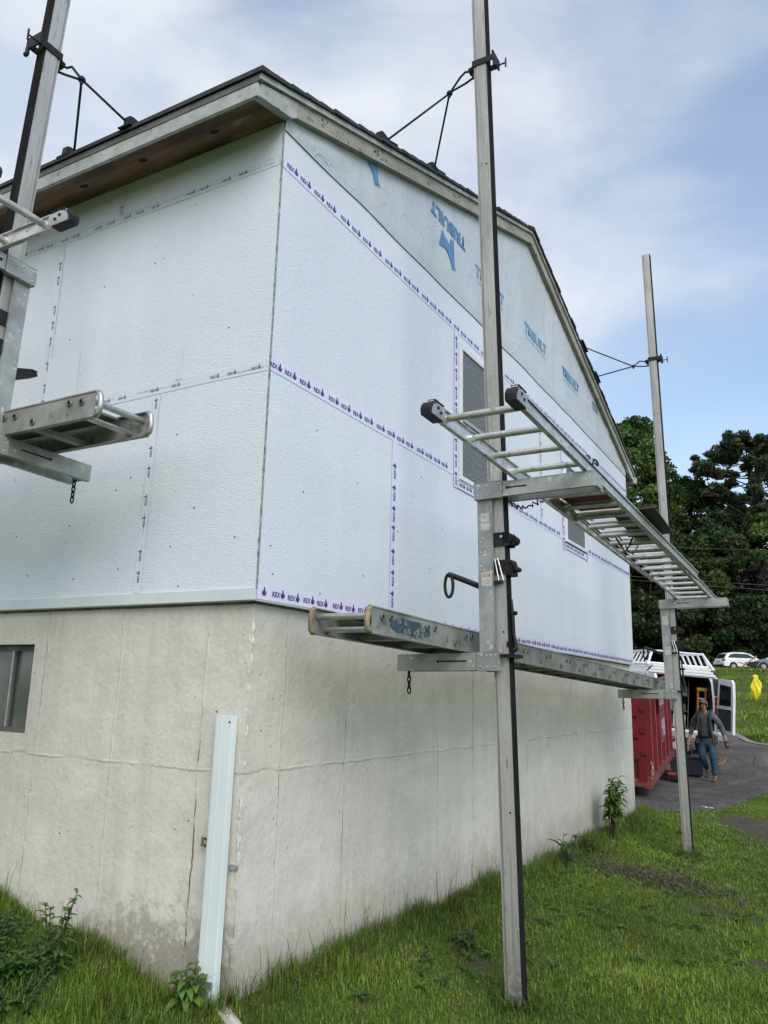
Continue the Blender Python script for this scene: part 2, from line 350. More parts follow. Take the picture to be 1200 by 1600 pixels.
def concrete(name, axis, seam0):
    m, nt, b = newmat(name); g = G(nt); P = g.n("ShaderNodeNewGeometry").outputs['Position']
    x, y, z = g.xyz(P); u = x if axis == 'x' else y
    wob = g.m('MULTIPLY', g.m('SUBTRACT', g.noise(P, 4, 4), .5), .035)
    wob2 = g.m('MULTIPLY', g.m('SUBTRACT', g.noise(P, 38, 4), .5), .016)
    ph = g.m('SUBTRACT', u, seam0); ph = g.m('ADD', ph, wob); ph = g.m('ADD', ph, wob2)
    per = .61
    d = g.m('ABSOLUTE', g.m('SUBTRACT', g.m('FLOORED_MODULO', g.m('ADD', ph, per / 2), per), per / 2))
    dz = g.m('ABSOLUTE', g.m('ADD', g.m('ADD', g.m('ADD', z, .818), wob), wob2))
    brk = g.rng(g.noise(g.map(P, (1.6, 1.6, .9)), 3.0, 6, .65), .50, .60)
    main = g.rng(g.m('ABSOLUTE', g.m('SUBTRACT', u, seam0)), .12, .2, 1.0, .55) if axis == 'x' else .60
    brk = g.m('MULTIPLY', brk, main)
    brk2 = g.rng(g.noise(g.map(P, (.6, .6, 1)), 5.0, 5), .44, .58)
    seam = g.m('MULTIPLY', g.rng(d, .0015, .006, 1, 0), brk)
    seamz = g.m('MULTIPLY', g.rng(dz, .003, .012, 1, 0), brk2)
    ridge = g.m('MAXIMUM', g.m('MULTIPLY', g.rng(d, .0, .010, 1, 0), .5), g.m('MULTIPLY', g.rng(dz, 0, .012, 1, 0), g.rng(g.noise(P, 4.0, 4), .36, .55)))
    big = g.rng(g.noise(P, 1.1, 6), .33, .68); med = g.rng(g.noise(P, 5, 7, .6), .35, .68)
    streak = g.rng(g.noise(g.map(P, (9, 9, .55)), 1.0, 6, .6), .40, .70)
    streak2 = g.rng(g.noise(g.map(P, (30, 30, .8)), 1.0, 5, .6), .50, .72)
    fine = g.rng(g.noise(P, 45, 5), .3, .7)
    A, B_, C_ = ((.56, .54, .475), (.635, .615, .55), (.45, .43, .375)) if axis == 'x' else ((.55, .53, .47), (.615, .60, .54), (.44, .425, .375))
    c = g.mix(big, A, B_); c = g.mix(g.m('MULTIPLY', med, .34), c, C_); c = g.mix(g.m('MULTIPLY', streak, .34), c, C_)
    c = g.mix(g.m('MULTIPLY', streak2, .30), c, (.64, .625, .57)); c = g.mix(g.m('MULTIPLY', fine, .30), c, (.70, .685, .62))
    spk = g.rng(g.noise(P, 85, 3, .7), .60, .70); c = g.mix(g.m('MULTIPLY', spk, .42), c, (.26, .25, .21))
    pat = g.rng(g.noise(g.map(P, (1, 1, 1.4), (4, 2, 7)), 2.4, 8, .68), .53, .60); c = g.mix(g.m('MULTIPLY', pat, .28), c, (.72, .70, .63))
    holes = g.rng(g.vor(g.map(P, (1, 1, .8)), 17), .035, .075, 1, 0); hm = g.rng(g.noise(P, 2.3, 3), .42, .58)
    holes = g.m('MULTIPLY', holes, hm)
    holes2 = g.m('MULTIPLY', g.rng(g.vor(P, 6.5), .02, .05, 1, 0), g.rng(g.noise(P, 3.3, 3), .42, .5))
    holes = g.m('MAXIMUM', holes, holes2)
    dark = g.m('MAXIMUM', g.m('MAXIMUM', g.m('MULTIPLY', seam, .85), g.m('MULTIPLY', seamz, .20)), g.m('MULTIPLY', holes, .85))
    # lichen and mildew near the soil
    low = g.rng(z, -1.78, -1.05, 1, 0)
    if axis == 'x': low = g.m('MULTIPLY', low, g.rng(u, -1.5, -.55, .45, 1.0))
    st = g.rng(g.m('ADD', g.m('MULTIPLY', g.noise(P, 16, 7, .68), .75), g.m('MULTIPLY', low, .36)), .56, .70)
    c = g.mix(g.m('MULTIPLY', g.m('MULTIPLY', st, low), .66 if axis == 'x' else .2), c, (.15, .14, .105))
    soilm = g.m('MULTIPLY', g.rng(g.m('ADD', z, g.m('MULTIPLY', g.m('SUBTRACT', g.noise(P, 3, 6, .65), .5), .55)), -1.95, -1.45, 1, 0), .42); c = g.mix(soilm, c, (.24, .20, .145))
    # yellowish efflorescence runs
    rust = g.m('MULTIPLY', g.rng(g.noise(g.map(P, (7, 7, .35), (3.1, 1, 0)), 1.0, 4), .62, .74), g.rng(z, -.1, -1.5, .6, .1))
    c = g.mix(g.m('MULTIPLY', rust, .55), c, (.33, .24, .13))
    c = g.mix(dark, c, (.055, .05, .042))
    g.put(b.inputs['Base Color'], c); b.inputs['Roughness'].default_value = .88; b.inputs['Specular IOR Level'].default_value = .25
    h = g.m('ADD', g.m('MULTIPLY', g.noise(P, 30, 7, .65), .5), g.m('MULTIPLY', g.noise(P, 6, 5), .8)); h = g.m('ADD', h, g.m('MULTIPLY', ridge, .45)); h = g.m('SUBTRACT', h, g.m('MULTIPLY', dark, .9))
    g.put(b.inputs['Normal'], g.bump(h, .55, .016)); return m
M_CL = concrete("cast_concrete_front", 'x', -.325); M_CG = concrete("cast_concrete_gable", 'y', .32)

# foundation: four thick walls, front wall has the basement window opening
FX, FY = -.045, .038                 # concrete faces sit just behind the foam
WX0, WX1, WZ0, WZ1 = -2.62, -1.655, -.715, -.205
mb = MB(); T = .25; zb = -2.6
def gridwall(mb, axis, const, u0, u1, z0, z1, step, mi, amp=.004):
    nu = max(2, int((u1 - u0) / step)); nz = max(2, int((z1 - z0) / step)); vs = []
    for j in range(nz + 1):
        for i in range(nu + 1):
            u = u0 + (u1 - u0) * i / nu; z = z0 + (z1 - z0) * j / nz
            n = mnoise.noise(Vector((u * 3, z * 3, const))) * amp + mnoise.noise(Vector((u * 11, z * 9, 5 + const))) * amp * .5
            dz = abs(z + .818 + .01 * mnoise.noise(Vector((u * 2, 0, 3))))
            n += .004 * max(0, 1 - dz / .013) * (mnoise.noise(Vector((u * 3.1, 7, 1))) > -.15)
            vs.append((u, const - n, z) if axis == 'y' else (const + n, u, z))
    fs = [(j * (nu + 1) + i, j * (nu + 1) + i + 1, (j + 1) * (nu + 1) + i + 1, (j + 1) * (nu + 1) + i) for j in range(nz) for i in range(nu)]
    mb.add(vs, fs, mi)
# front (y = FY)
for (a, b_, c_, d_) in ((-HW, WX0, zb, 0.0), (WX1, FX, zb, 0.0), (WX0, WX1, zb, WZ0), (WX0, WX1, WZ1, 0.0)): gridwall(mb, 'y', FY, a, b_, c_, d_, .04 if b_ > -3.5 else .4, 0)
gridwall(mb, 'x', FX, FY, L - .04, zb, 0.0, .04, 1)
mb.box((WX0 - .0, FY + .001, WZ0 - .0), (WX0 - .02, FY + T, WZ1), 0); mb.box((WX1, FY + .001, WZ0), (WX1 + .02, FY + T, WZ1), 0)
mb.box((WX0, FY + .001, WZ0 - .02), (WX1, FY + T, WZ0), 0); mb.box((WX0, FY + .001, WZ1), (WX1, FY + T, WZ1 + .02), 0)
mb.box((-HW, L - .04 - T, zb), (FX - .004, L - .04, 0), 0); mb.box((-HW, FY + .01, zb), (-HW + T, L - .05 - T, 0), 0)
# chipped corner: a rough irregular bead of spalled concrete
vs = []; nzc = 200
for j in range(nzc + 1):
    z = -2.0 + (1.99) * j / nzc
    for k in range(5):
        a = math.pi / 2 * k / 4
        r = .008 + .012 * max(0, mnoise.noise(Vector((z * 24, k * 2.1, 2)))) ** .8 + .012 * max(0, mnoise.noise(Vector((z * 3.3, 9, k * .4)))) - .006 * (mnoise.noise(Vector((z * 9, 4, 1))) > .2)
        vs.append((FX - .010 + r * math.sin(a) * 1.1, FY + .010 - r * math.cos(a) * 1.1, z))
mb.add(vs, [(j * 5 + k, j * 5 + k + 1, (j + 1) * 5 + k + 1, (j + 1) * 5 + k) for j in range(nzc) for k in range(4)], 0)
fnd = part(mb, "foundation", [M_CL, M_CG], house, smooth=False)
fnd['label'] = "weathered cast concrete basement wall with form seams"

m_vin = mk("white_vinyl", (.72, .74, .76), (.64, .66, .68), 5, .4, bump=.03)
m_alu = mk("mill_aluminium", (.50, .50, .49), (.38, .38, .37), 14, .42, metal=.75, bump=.06, bscale=90, r2=.55)
m_dkfr = mk("dark_window_frame", (.055, .06, .055), None, rough=.5)
def glassmat(name, c, r=.08):
    m, nt, b = newmat(name); g = G(nt); o = g.obj()
    g.put(b.inputs['Base Color'], g.mix(g.rng(g.noise(o, 3, 6), .35, .7), c, tuple(q * 1.7 for q in c))); b.inputs['Roughness'].default_value = r; b.inputs['Specular IOR Level'].default_value = .6
    return m
m_gl = glassmat("dusty_glass", (.085, .10, .09), .14)
# basement window
win = part(MB().box((WX0 + .004, FY + .07, WZ1 - .035), (WX1 - .004, FY + .11, WZ1 - .003)).box((WX0 + .004, FY + .07, WZ0 + .003), (WX1 - .004, FY + .11, WZ0 + .03)).box((WX0 + .004, FY + .07, WZ0 + .03), (WX0 + .03, FY + .11, WZ1 - .035)).box((WX1 - .022, FY + .07, WZ0 + .03), (WX1 - .004, FY + .11, WZ1 - .035)), "basement_window", mk("bronze_alu", (.16, .165, .13), (.10, .10, .08), 9, .5, metal=.4), house)
win['label'] = "narrow sliding basement window with a dusty pane"
part(MB().box((WX0 + .03, FY + .090, WZ0 + .03), (WX1 - .022, FY + .096, WZ1 - .035)), "pane", m_gl, win)
part(MB().box((-1.935, FY + .062, WZ0 + .03), (-1.918, FY + .086, WZ1 - .035)).box((-1.915, FY + .076, WZ0 + .03), (-1.905, FY + .088, WZ1 - .035), 1), "sash", [m_alu, m_dkfr], win)

# ---- foam sheathing
def foam(name, axis):
    m, nt, b = newmat(name); g = G(nt); P = g.n("ShaderNodeNewGeometry").outputs['Position']
    big = g.rng(g.noise(P, .8, 5), .35, .65)
    st = g.rng(g.noise(g.map(P, (3.2, 3.2, .25)), 1.0, 5), .40, .66)
    c = g.mix(big, (.66, .712, .787), (.70, .747, .814)) if axis == 'y' else g.mix(big, (.655, .708, .775), (.695, .742, .80)); c = g.mix(g.m('MULTIPLY', st, .5), c, (.635, .685, .76))
    sm = g.m('MULTIPLY', g.rng(g.noise(g.map(P, (1, 1, 1.6), (2, 5, 1)), 2.6, 7, .7), .60, .74), g.rng(g.noise(P, .9, 3), .45, .6)); c = g.mix(g.m('MULTIPLY', sm, .30), c, (.47, .50, .49))
    sp = g.m('MULTIPLY', g.rng(g.vor(P, 9), .012, .026, 1, 0), g.rng(g.noise(P, 2.1, 2), .53, .58)); c = g.mix(g.m('MULTIPLY', sp, .7), c, (.25, .27, .28))
    g.put(b.inputs['Base Color'], c); b.inputs['Roughness'].default_value = .46; b.inputs['Specular IOR Level'].default_value = .45
    w = g.noise(g.map(P, (1, 1, 1.9)), 46, 3, .55, 1.2); w2 = g.noise(P, 3.0, 3)
    h = g.m('ADD', g.m('MULTIPLY', w, .9), g.m('MULTIPLY', w2, 1.2)); h = g.m('SUBTRACT', h, g.m('MULTIPLY', sp, .6))
    g.put(b.inputs['Normal'], g.bump(h, .34, .012)); return m
M_FL, M_FG = foam("foam_front", 'x'), foam("foam_gable", 'y')
m_hole = mk("foam_dent", (.10, .11, .12), None, rough=.9)
EZ = 2.69; RS = .345
def rtop(y): return 2.765 + RS * (min(y, L - y) + .30)
mb = MB()
mb.box((-HW, 0, 0), (-.006, .035, EZ), 0)                                    # front
pent = [(.012, 0), (L, 0), (L, EZ), (L / 2, rtop(L / 2) - .12), (.012, EZ)]
mb.prism(pent, 'x', -.038, 0, 1)
mb.box((-HW, L - .035, 0), (-.039, L - .001, EZ), 0); mb.prism([(.04, 0), (L - .04, 0), (L - .04, EZ), (L / 2, rtop(L / 2) - .12), (.04, EZ)], 'x', -HW + .03, -HW, 1)
# dents of fasteners
for (x, z) in [(-1.35, 2.0), (-.92, 2.05), (-1.62, 1.7), (-.62, .93), (-.95, .72), (-1.06, .66), (-.60, .30), (-.98, .20), (-1.34, .16), (-.52, .055 + .03), (-1.75, .2), (-1.42, .48), (-1.9, .45), (-.3, 1.5), (-.45, .5), (-2.3, .3), (-.16, .32)]:
    mb.M = Matrix.Translation((x, -.0015, z)); mb.cyl((0, 0, 0), (0, .004, 0), .0055, 7, 2)
for (y, z) in [(.12, .14), (.55, .09), (.9, .8), (1.42, .60), (.35, .62), (.45, 1.0), (1.9, .42), (2.1, .75), (1.0, .25), (.09, .28), (1.75, 1.05), (3.6, .6), (4.9, .5), (5.7, .35)]:
    mb.M = Matrix.Translation((.0015, y, z)); mb.cyl((0, 0, 0), (-.004, 0, 0), .0055, 7, 2)
RGd = random.Random(8)
for k in range(46):
    x, z, r_ = RGd.uniform(-2.9, -.08), RGd.choice((.16, .46, .9, 1.35, 1.75, 2.1, 2.35)) + RGd.uniform(-.08, .08), RGd.uniform(.002, .0042)
    mb.M = Matrix.Translation((x, -.0012, z)); mb.cyl((0, 0, 0), (0, .003, 0), r_, 6, RGd.choice((2, 3, 3)))
for k in range(40):
    y, z, r_ = RGd.uniform(.05, 7.9), RGd.choice((.14, .5, .95, 1.4, 1.8, 2.3)) + RGd.uniform(-.08, .08), RGd.uniform(.002, .004)
    mb.M = Matrix.Translation((.0012, y, z)); mb.cyl((0, 0, 0), (-.003, 0, 0), r_, 6, RGd.choice((2, 3, 3)))
for k in range(34):          # scuffs and creases pressed into the boards
    fr = k % 2; u, z, l_, a_ = (RGd.uniform(-2.8, -.1) if fr else RGd.uniform(.1, 7.5)), RGd.uniform(.1, 2.5), RGd.uniform(.02, .12), RGd.gauss(1.4, .7)
    du, dz_ = math.cos(a_) * l_, math.sin(a_) * l_; hw = RGd.uniform(.0006, .0014)
    P = [(u + du * t + RGd.uniform(-.004, .004), z + dz_ * t) for t in (0, .3, .6, 1)]; V = []
    mb.M = Matrix.Identity(4)
    for i, (a1, b1_) in enumerate(P):
        for s_ in (-1, 1): V.append((a1 + s_ * hw, -.0009, b1_) if fr else (.0009, a1 + s_ * hw, b1_))
    mb.add(V, [(2 * i, 2 * i + 2, 2 * i + 3, 2 * i + 1) for i in range(3)], 3)
mb.M = Matrix.Identity(4)
fm = part(mb, "foam_sheathing", [M_FL, M_FG, m_hole, mk("foam_scuff", (.46, .50, .52), (.60, .64, .66), 30, .6)], house); fm['label'] = "white embossed foam insulation boards"
# torn dark gap down the corner
vs = []; n = 90
for j in range(n + 1):
    z = .058 + (2.66 - .058) * j / n
    w = .0015 + .0035 * abs(mnoise.noise(Vector((z * 9, 0, 0)))) + (.006 if random.random() < .06 else 0)
    vs += [(-.0035 - w * .8, -.0016, z), (.0006, -.0006, z), (.0014, .004 + w * .5, z)]
mb = MB().add(vs, [(j * 3 + k, j * 3 + k + 1, j * 3 + k + 4, j * 3 + k + 3) for j in range(n) for k in range(2)])
part(mb, "corner_joint", mk("corner_dark", (.12, .125, .13), (.36, .38, .40), 22, .9), house)
# bottom flashing on the front
m_fl = mk("pale_flashing", (.62, .68, .70), (.56, .62, .64), 3, .42)
part(MB().box((-HW, -.010, -.002), (-.002, -.001, .055)).box((-HW, -.001, -.006), (-.002, FY + .004, -.0025)), "bottom_flashing", m_fl, house)
part(MB().box((FX + .002, .014, -.006), (.0015, L - .01, -.0015)), "bottom_flashing", m_fl, house)
# shadow line under the flashing, put in as a dark strip with chipped mottling
part(MB().box((-HW, FY - .006, -.018), (FX, FY + .003, -.007)).box((FX - .004, FY, -.016), (FX + .007, L - .05, -.007)), "sill_shadow_strip", mk("sill_shadow_chips", (.10, .085, .065), (.20, .185, .15), 14, .95, bump=.5, bscale=30), house)

# ---- printed seam tape on the gable
m_tape = mk("lavender_tape", (.70, .70, .88), (.66, .67, .86), 8, .36, bump=.22, bscale=26)
m_pur = mk("purple_ink", (.075, .022, .16), (.055, .02, .19), 2, .5)
EMB = [(-.020, .010), (-.017, -.004), (-.010, -.014), (0, -.017), (.010, -.014), (.017, -.004), (.020, .010), (.012, .003), (.0075, .001), (.010, .008), (.0055, .014), (.0065, .020), (0, .031), (-.0065, .020), (-.0055, .014), (-.010, .008), (-.0075, .001), (-.012, .003)]
REXV, REXF = fit_text("REX", .064, .027, .028)
def mark(mb, org, ux, uz, nrm, s=1.0, emb_only=False, mi=0):
    o, a, c = Vector(org), Vector(ux), Vector(uz)
    if not emb_only: mb.add([o + a * (x - .036 - .032) * s + c * (y - .015) * s for x, y in REXV], REXF, mi)
    mb.add([o + a * (x + .018) * s + c * y * s for x, y in EMB], [tuple(range(len(EMB)))], mi)
def tape(pa, pb, normal, lift, nm="seam_tape", grp=4, m1=None, m2=None, wid=.072, sp=.134, gap=.155, skip=.0, flip=False, first_emb=False, s=1.0, jj=.0):
    pa, pb, nrm = Vector(pa), Vector(pb), Vector(normal); d = (pb - pa); ln = d.length; d.normalize(); w = nrm.cross(d)
    mb = MB(); k = max(2, int(ln / .12)); vs = []
    for i in range(k + 1):
        p = pa + d * ln * i / k + w * .005 * mnoise.noise(pa * 3 + d * (ln * i / k * 1.3)); jit = .0022 * mnoise.noise(p * 13)
        for sgn in (-1, 1): vs.append(p + w * sgn * (wid / 2 + jit) + nrm * lift)
    mb.add(vs, [(2 * i, 2 * i + 2, 2 * i + 3, 2 * i + 1) for i in range(k)])
    pm = mb; t = skip; c_ = 0
    if first_emb: mark(pm, pa + d * .035 + nrm * (lift + .0012), d, w, nrm, s, True, mi=1)
    while t < ln - .05:
        if jj == 0 or random.random() > .22: mark(pm, pa + d * t + nrm * (lift + .0012) + w * (random.uniform(-.002, .002) + .005 * mnoise.noise(pa * 3 + d * (t * 1.3))) + d * random.uniform(-.004, .004) + d * random.uniform(-jj, jj), d, w, nrm, s, mi=1)
        c_ += 1; t += sp if c_ % grp else gap
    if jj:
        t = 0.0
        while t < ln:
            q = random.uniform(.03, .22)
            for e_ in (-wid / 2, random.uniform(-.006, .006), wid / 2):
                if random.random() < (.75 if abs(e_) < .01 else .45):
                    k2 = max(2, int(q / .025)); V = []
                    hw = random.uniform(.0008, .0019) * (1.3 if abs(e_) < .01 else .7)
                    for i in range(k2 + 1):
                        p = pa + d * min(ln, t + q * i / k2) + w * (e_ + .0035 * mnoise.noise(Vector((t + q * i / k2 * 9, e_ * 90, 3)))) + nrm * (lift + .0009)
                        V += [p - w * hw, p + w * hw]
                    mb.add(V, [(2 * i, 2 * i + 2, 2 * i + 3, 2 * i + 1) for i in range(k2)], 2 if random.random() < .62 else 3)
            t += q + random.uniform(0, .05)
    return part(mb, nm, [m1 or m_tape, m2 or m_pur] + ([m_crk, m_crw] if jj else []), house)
m_crk = mk("joint_grey", (.33, .36, .375), (.45, .48, .50), 20, .6); m_crw = mk("crease_highlight", (.84, .86, .87), None, rough=.3)  # grey: joint lines; near-white: highlights on the tape creases, painted as colour
NX = (1, 0, 0)
W1 = (2.36, 3.12, 1.185, 2.325); W2 = (5.12, 5.92, 1.175, 2.09)
h = .0025
tape((0, .004, .039), (0, L, .039), NX, h, first_emb=True, skip=.185)
tape((0, .004, 1.232), (0, W1[0] - .10, 1.232), NX, h, skip=.06, first_emb=False)
tape((0, W1[1] + .02, 1.225), (0, W2[0] - .07, 1.225), NX, h, skip=.09)
tape((0, W2[1] + .07, 1.222), (0, L, 1.222), NX, h, skip=.11)
tape((0, .010, 2.44), (0, L, 2.41), NX, h, skip=.10)
tape((0, 1.355, .077), (0, 1.355, 1.195), NX, h + .002, skip=.09, grp=3)
tape((0, 4.36, 1.26), (0, 4.36, 2.38), NX, h + .002, skip=.09, grp=3, wid=.05, s=.8)
tape((0, W1[0] - .045, W1[2] - .075), (0, W1[0] - .045, 2.40), NX, h + .004, skip=.09, grp=3)
tape((0, W1[0] - .005, W1[2] - .036), (0, W1[1] + .04, W1[2] - .036), NX, h + .006, skip=.09)
tape((0, W1[1] + .04, W1[2] - .07), (0, W1[1] + .04, 2.40), NX, h + .004, skip=.09, grp=3)
tape((0, W2[0] - .04, W2[2] - .09), (0, W2[0] - .04, 2.2), NX, h + .004, skip=.09, grp=3)
tape((0, W2[0], W2[2] - .04), (0, W2[1] + .02, W2[2] - .04), NX, h + .006, skip=.09)
tape((0, W2[1] + .04, W2[2] - .09), (0, W2[1] + .04, 2.2), NX, h + .004, skip=.09, grp=3)
# clear tape with black print on the front wall
m_clear = mk("clear_tape", (.645, .70, .785), (.62, .675, .76), 10, .26, spec=.6, bump=.2, bscale=28)
m_blk = mk("black_ink", (.15, .16, .17), None, rough=.5)
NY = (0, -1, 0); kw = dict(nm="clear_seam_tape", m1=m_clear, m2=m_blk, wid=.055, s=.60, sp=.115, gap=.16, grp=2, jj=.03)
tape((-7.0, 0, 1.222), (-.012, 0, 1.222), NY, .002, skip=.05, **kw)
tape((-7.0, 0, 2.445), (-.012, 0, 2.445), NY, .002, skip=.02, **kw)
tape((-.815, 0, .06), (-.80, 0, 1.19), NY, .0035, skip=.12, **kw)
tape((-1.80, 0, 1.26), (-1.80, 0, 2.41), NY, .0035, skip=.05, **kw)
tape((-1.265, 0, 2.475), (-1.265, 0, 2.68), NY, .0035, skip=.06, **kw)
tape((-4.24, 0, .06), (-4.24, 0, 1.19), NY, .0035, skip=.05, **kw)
part(MB().box((-.665, -.0042, 1.255), (-.625, -.003, 1.45)), "tape_patch", mk("clear_patch2", (.57, .63, .69), (.68, .735, .785), 30, .35, stretch=(3, 1, .3)), house)
# square repair patch of clear tape on the front wall
part(MB().box((-1.80, -.0042, 1.25), (-1.50, -.003, 1.60)), "tape_patch", mk("clear_patch", (.675, .735, .79), None, rough=.25, bump=.25, bscale=14, stretch=(1, 1, 6)), house)

# ---- gable windows
m_scr = newmat("insect_screen"); _m, _nt, _b = m_scr; g = G(_nt); P = g.n("ShaderNodeNewGeometry").outputs['Position']
wv = g.n("ShaderNodeTexWave", wave_type='RINGS', rings_direction='X'); wv.inputs['Scale'].default_value = 6.5; wv.inputs['Distortion'].default_value = 7; wv.inputs['Detail'].default_value = 1; wv.inputs['Detail Scale'].default_value = 1.2
g.put(wv.inputs['Vector'], g.map(P, (1, 1, 1), (0, -2.75, -1.95)))
g.put(_b.inputs['Base Color'], g.mix(g.m('MULTIPLY', wv.outputs['Fac'], .8), (.115, .122, .126), (.175, .183, .188))); _b.inputs['Roughness'].default_value = .6; m_scr = _m
for (y0, y1, z0, z1) in (W1, W2):
    mb = MB(); fw = .052
    mb.box((-.02, y0, z0), (.022, y0 + fw, z1)); mb.box((-.02, y1 - fw, z0), (.022, y1, z1)); mb.box((-.02, y0 + fw, z1 - fw), (.022, y1 - fw, z1)); mb.box((-.02, y0 + fw, z0), (.022, y1 - fw, z0 + fw * .7))
    w = part(mb, "window", m_vin, house, bevel=.004); w['label'] = "white vinyl sash window behind an insect screen"
    zm = (z0 + z1) / 2 - .08
    part(MB().box((.004, y0 + fw, z0 + fw * .7), (.009, y1 - fw, z1 - fw)), "screen", m_scr, w)
    part(MB().box((.011, y0 + fw, zm), (.017, y1 - fw, zm + .03)), "sash_rail", mk("grey_vinyl", (.33, .345, .36), None, rough=.5), w)
    part(MB().box((-.0, y0 - .012, z0 - .012), (.012, y1 + .012, z0 - .001)), "sill", m_dkfr if z0 < 1.18 else m_vin, w)

# ---- translucent house wrap hanging on the gable peak
m, nt, b = newmat("house_wrap"); g = G(nt); P = g.n("ShaderNodeNewGeometry").outputs['Position']
f1 = g.rng(g.noise(P, .9, 5), .35, .65); f2 = g.rng(g.noise(g.map(P, (1, 4, .7)), 1.0, 5), .45, .65)
c = g.mix(f1, (.495, .54, .58), (.555, .595, .63)); c = g.mix(g.m('MULTIPLY', f2, .5), c, (.445, .49, .54))
g.put(b.inputs['Base Color'], c); b.inputs['Roughness'].default_value = .36; b.inputs['Specular IOR Level'].default_value = .5
wr = g.noise(g.map(P, (1, 1.6, 1.0)), 2.2, 5, .5, .9); wr2 = g.noise(g.map(P, (1, 5, 1.2)), 4.0, 4, .6, 1.5)
rdg = g.m('ABSOLUTE', g.m('SUBTRACT', wr, .5)); h = g.m('ADD', g.m('MULTIPLY', g.rng(rdg, 0, .035, 1, 0), .5), g.m('MULTIPLY', wr2, .9))
g.put(b.inputs['Normal'], g.bump(h, .30, .016)); M_WRAP = m
def wz0(y): return 2.635 + .045 * math.sin(min(1, y / L) * math.pi) + .012 * mnoise.noise(Vector((y * 1.7, 0, 4)))
def wlift(y, z):
    t = (z - wz0(y))
    a = .0035 + .007 * math.exp(-((t - .10) / .07) ** 2) * (.6 + .6 * mnoise.noise(Vector((y * 2.3, 1, 0))))
    a += .012 * max(0, mnoise.noise(Vector((y * 3.1 + z * 2.2, z * 5.2 - y * 2.0, 0)))) ** 1.0 * (1.2 if y < .9 or y > 6 else .55) * min(1, max(0, t) / .06)
    return a
mb = MB(); ny_, nz_ = 220, 26; vs = []
for i in range(ny_ + 1):
    y = .004 + (L - .008) * i / ny_
    za, zb_ = wz0(y), rtop(y) - .11
    zb_ = max(zb_, za + .015)
    for j in range(nz_ + 1):
        z = za + (zb_ - za) * j / nz_
        vs.append((wlift(y, z), y, z))
mb.add(vs, [(i * (nz_ + 1) + j, (i + 1) * (nz_ + 1) + j, (i + 1) * (nz_ + 1) + j + 1, i * (nz_ + 1) + j + 1) for i in range(ny_) for j in range(nz_)])
wrap_mb = mb
m_ink = mk("blue_ink", (.070, .20, .42), (.10, .25, .48), 6, .45); m_ink2 = mk("blue_ink_faint", (.12, .29, .47), (.20, .38, .53), 8, .45); m_ink3 = mk("blue_ink_ghost", (.40, .51, .60), None, rough=.45)
def onwrap(vs2, y0, z0, rot180=False, w=0):
    out = []
    for x, z in vs2:
        if rot180: y, zz = y0 - x, z0 - z
        else: y, zz = y0 + x, z0 + z
        out.append((wlift(y, zz) + .005, y, zz))
    return out
tv, tf = fit_text("TRIBUILT", .66, .115, .036)
FG = [(-0.25, 0.246), (-0.222, 0.222), (-0.204, 0.204), (-0.174, 0.203), (-0.144, 0.186), (-0.11, 0.176), (-0.106, 0.229), (-0.087, 0.25), (-0.075, 0.241), (-0.08, 0.181), (-0.064, 0.172), (-0.063, 0.247), (-0.041, 0.265), (-0.045, 0.205), (-0.049, 0.157), (-0.034, 0.131), (-0.033, 0.091), (-0.028, 0.043), (-0.005, 0.026), (0.0, 0.0), (-0.017, 0.008), (-0.04, 0.013), (-0.047, -0.013), (-0.065, -0.01), (-0.075, 0.019), (-0.086, 0.047), (-0.111, 0.073), (-0.147, 0.094), (-0.195, 0.108), (-0.24, 0.11), (-0.265, 0.108), (-0.277, 0.091), (-0.304, 0.081), (-0.309, 0.091), (-0.291, 0.12), (-0.266, 0.138), (-0.247, 0.133), (-0.22, 0.148), (-0.215, 0.175), (-0.233, 0.199), (-0.248, 0.219)]
def tri_fan_poly(mb, pts3, mi):
    bm = bmesh.new(); vv = [bm.verts.new(p) for p in pts3]; f = bm.faces.new(vv); bmesh.ops.triangulate(bm, faces=[f]); mb.bm(bm, mi)
pm = wrap_mb
for k in range(2):
    y0 = 2.287 - 1.235 * (1 - k); tri_fan_poly(pm, onwrap(FG, y0, 2.907), 1)
    pm.add(onwrap(tv, 2.485 - 1.235 * (1 - k), 3.305, True), tf, 1) if k == 1 else None
for k in range(4):
    y0 = 2.70 + 1.232 * k
    if k < 3:
        pm.add(onwrap(tv, y0, 3.085), tf, 2)
        for q in range(36):      # fine print too small to read in the photograph
            if q in (6, 15, 19, 28): continue
            pm.add(onwrap([(.05 + q * .0165, -.045), (.058 + q * .0165, -.045), (.058 + q * .0165, -.030 + .006 * (q % 3 == 0)), (.05 + q * .0165, -.030 + .006 * (q % 3 == 0))], y0, 3.085), [(0, 1, 2, 3)], 2)
    else:
        t2, f2_ = fit_text("TRI", .25, .115, .03); pm.add(onwrap(t2, y0, 3.085), f2_, 2)
wrap = part(wrap_mb, "house_wrap", [M_WRAP, m_ink, m_ink2], house, smooth=True); wrap['label'] = "wrinkled translucent house wrap with blue print under the rake"
# hem line of the wrap
part(MB().tube([(wlift(.004 + (L - .008) * i / 120, wz0(.004 + (L - .008) * i / 120)) + .002, .004 + (L - .008) * i / 120, wz0(.004 + (L - .008) * i / 120)) for i in range(121)], .0016, 5), "wrap_hem", mk("wrap_edge", (.16, .20, .20), (.40, .46, .48), 5, .5), wrap)


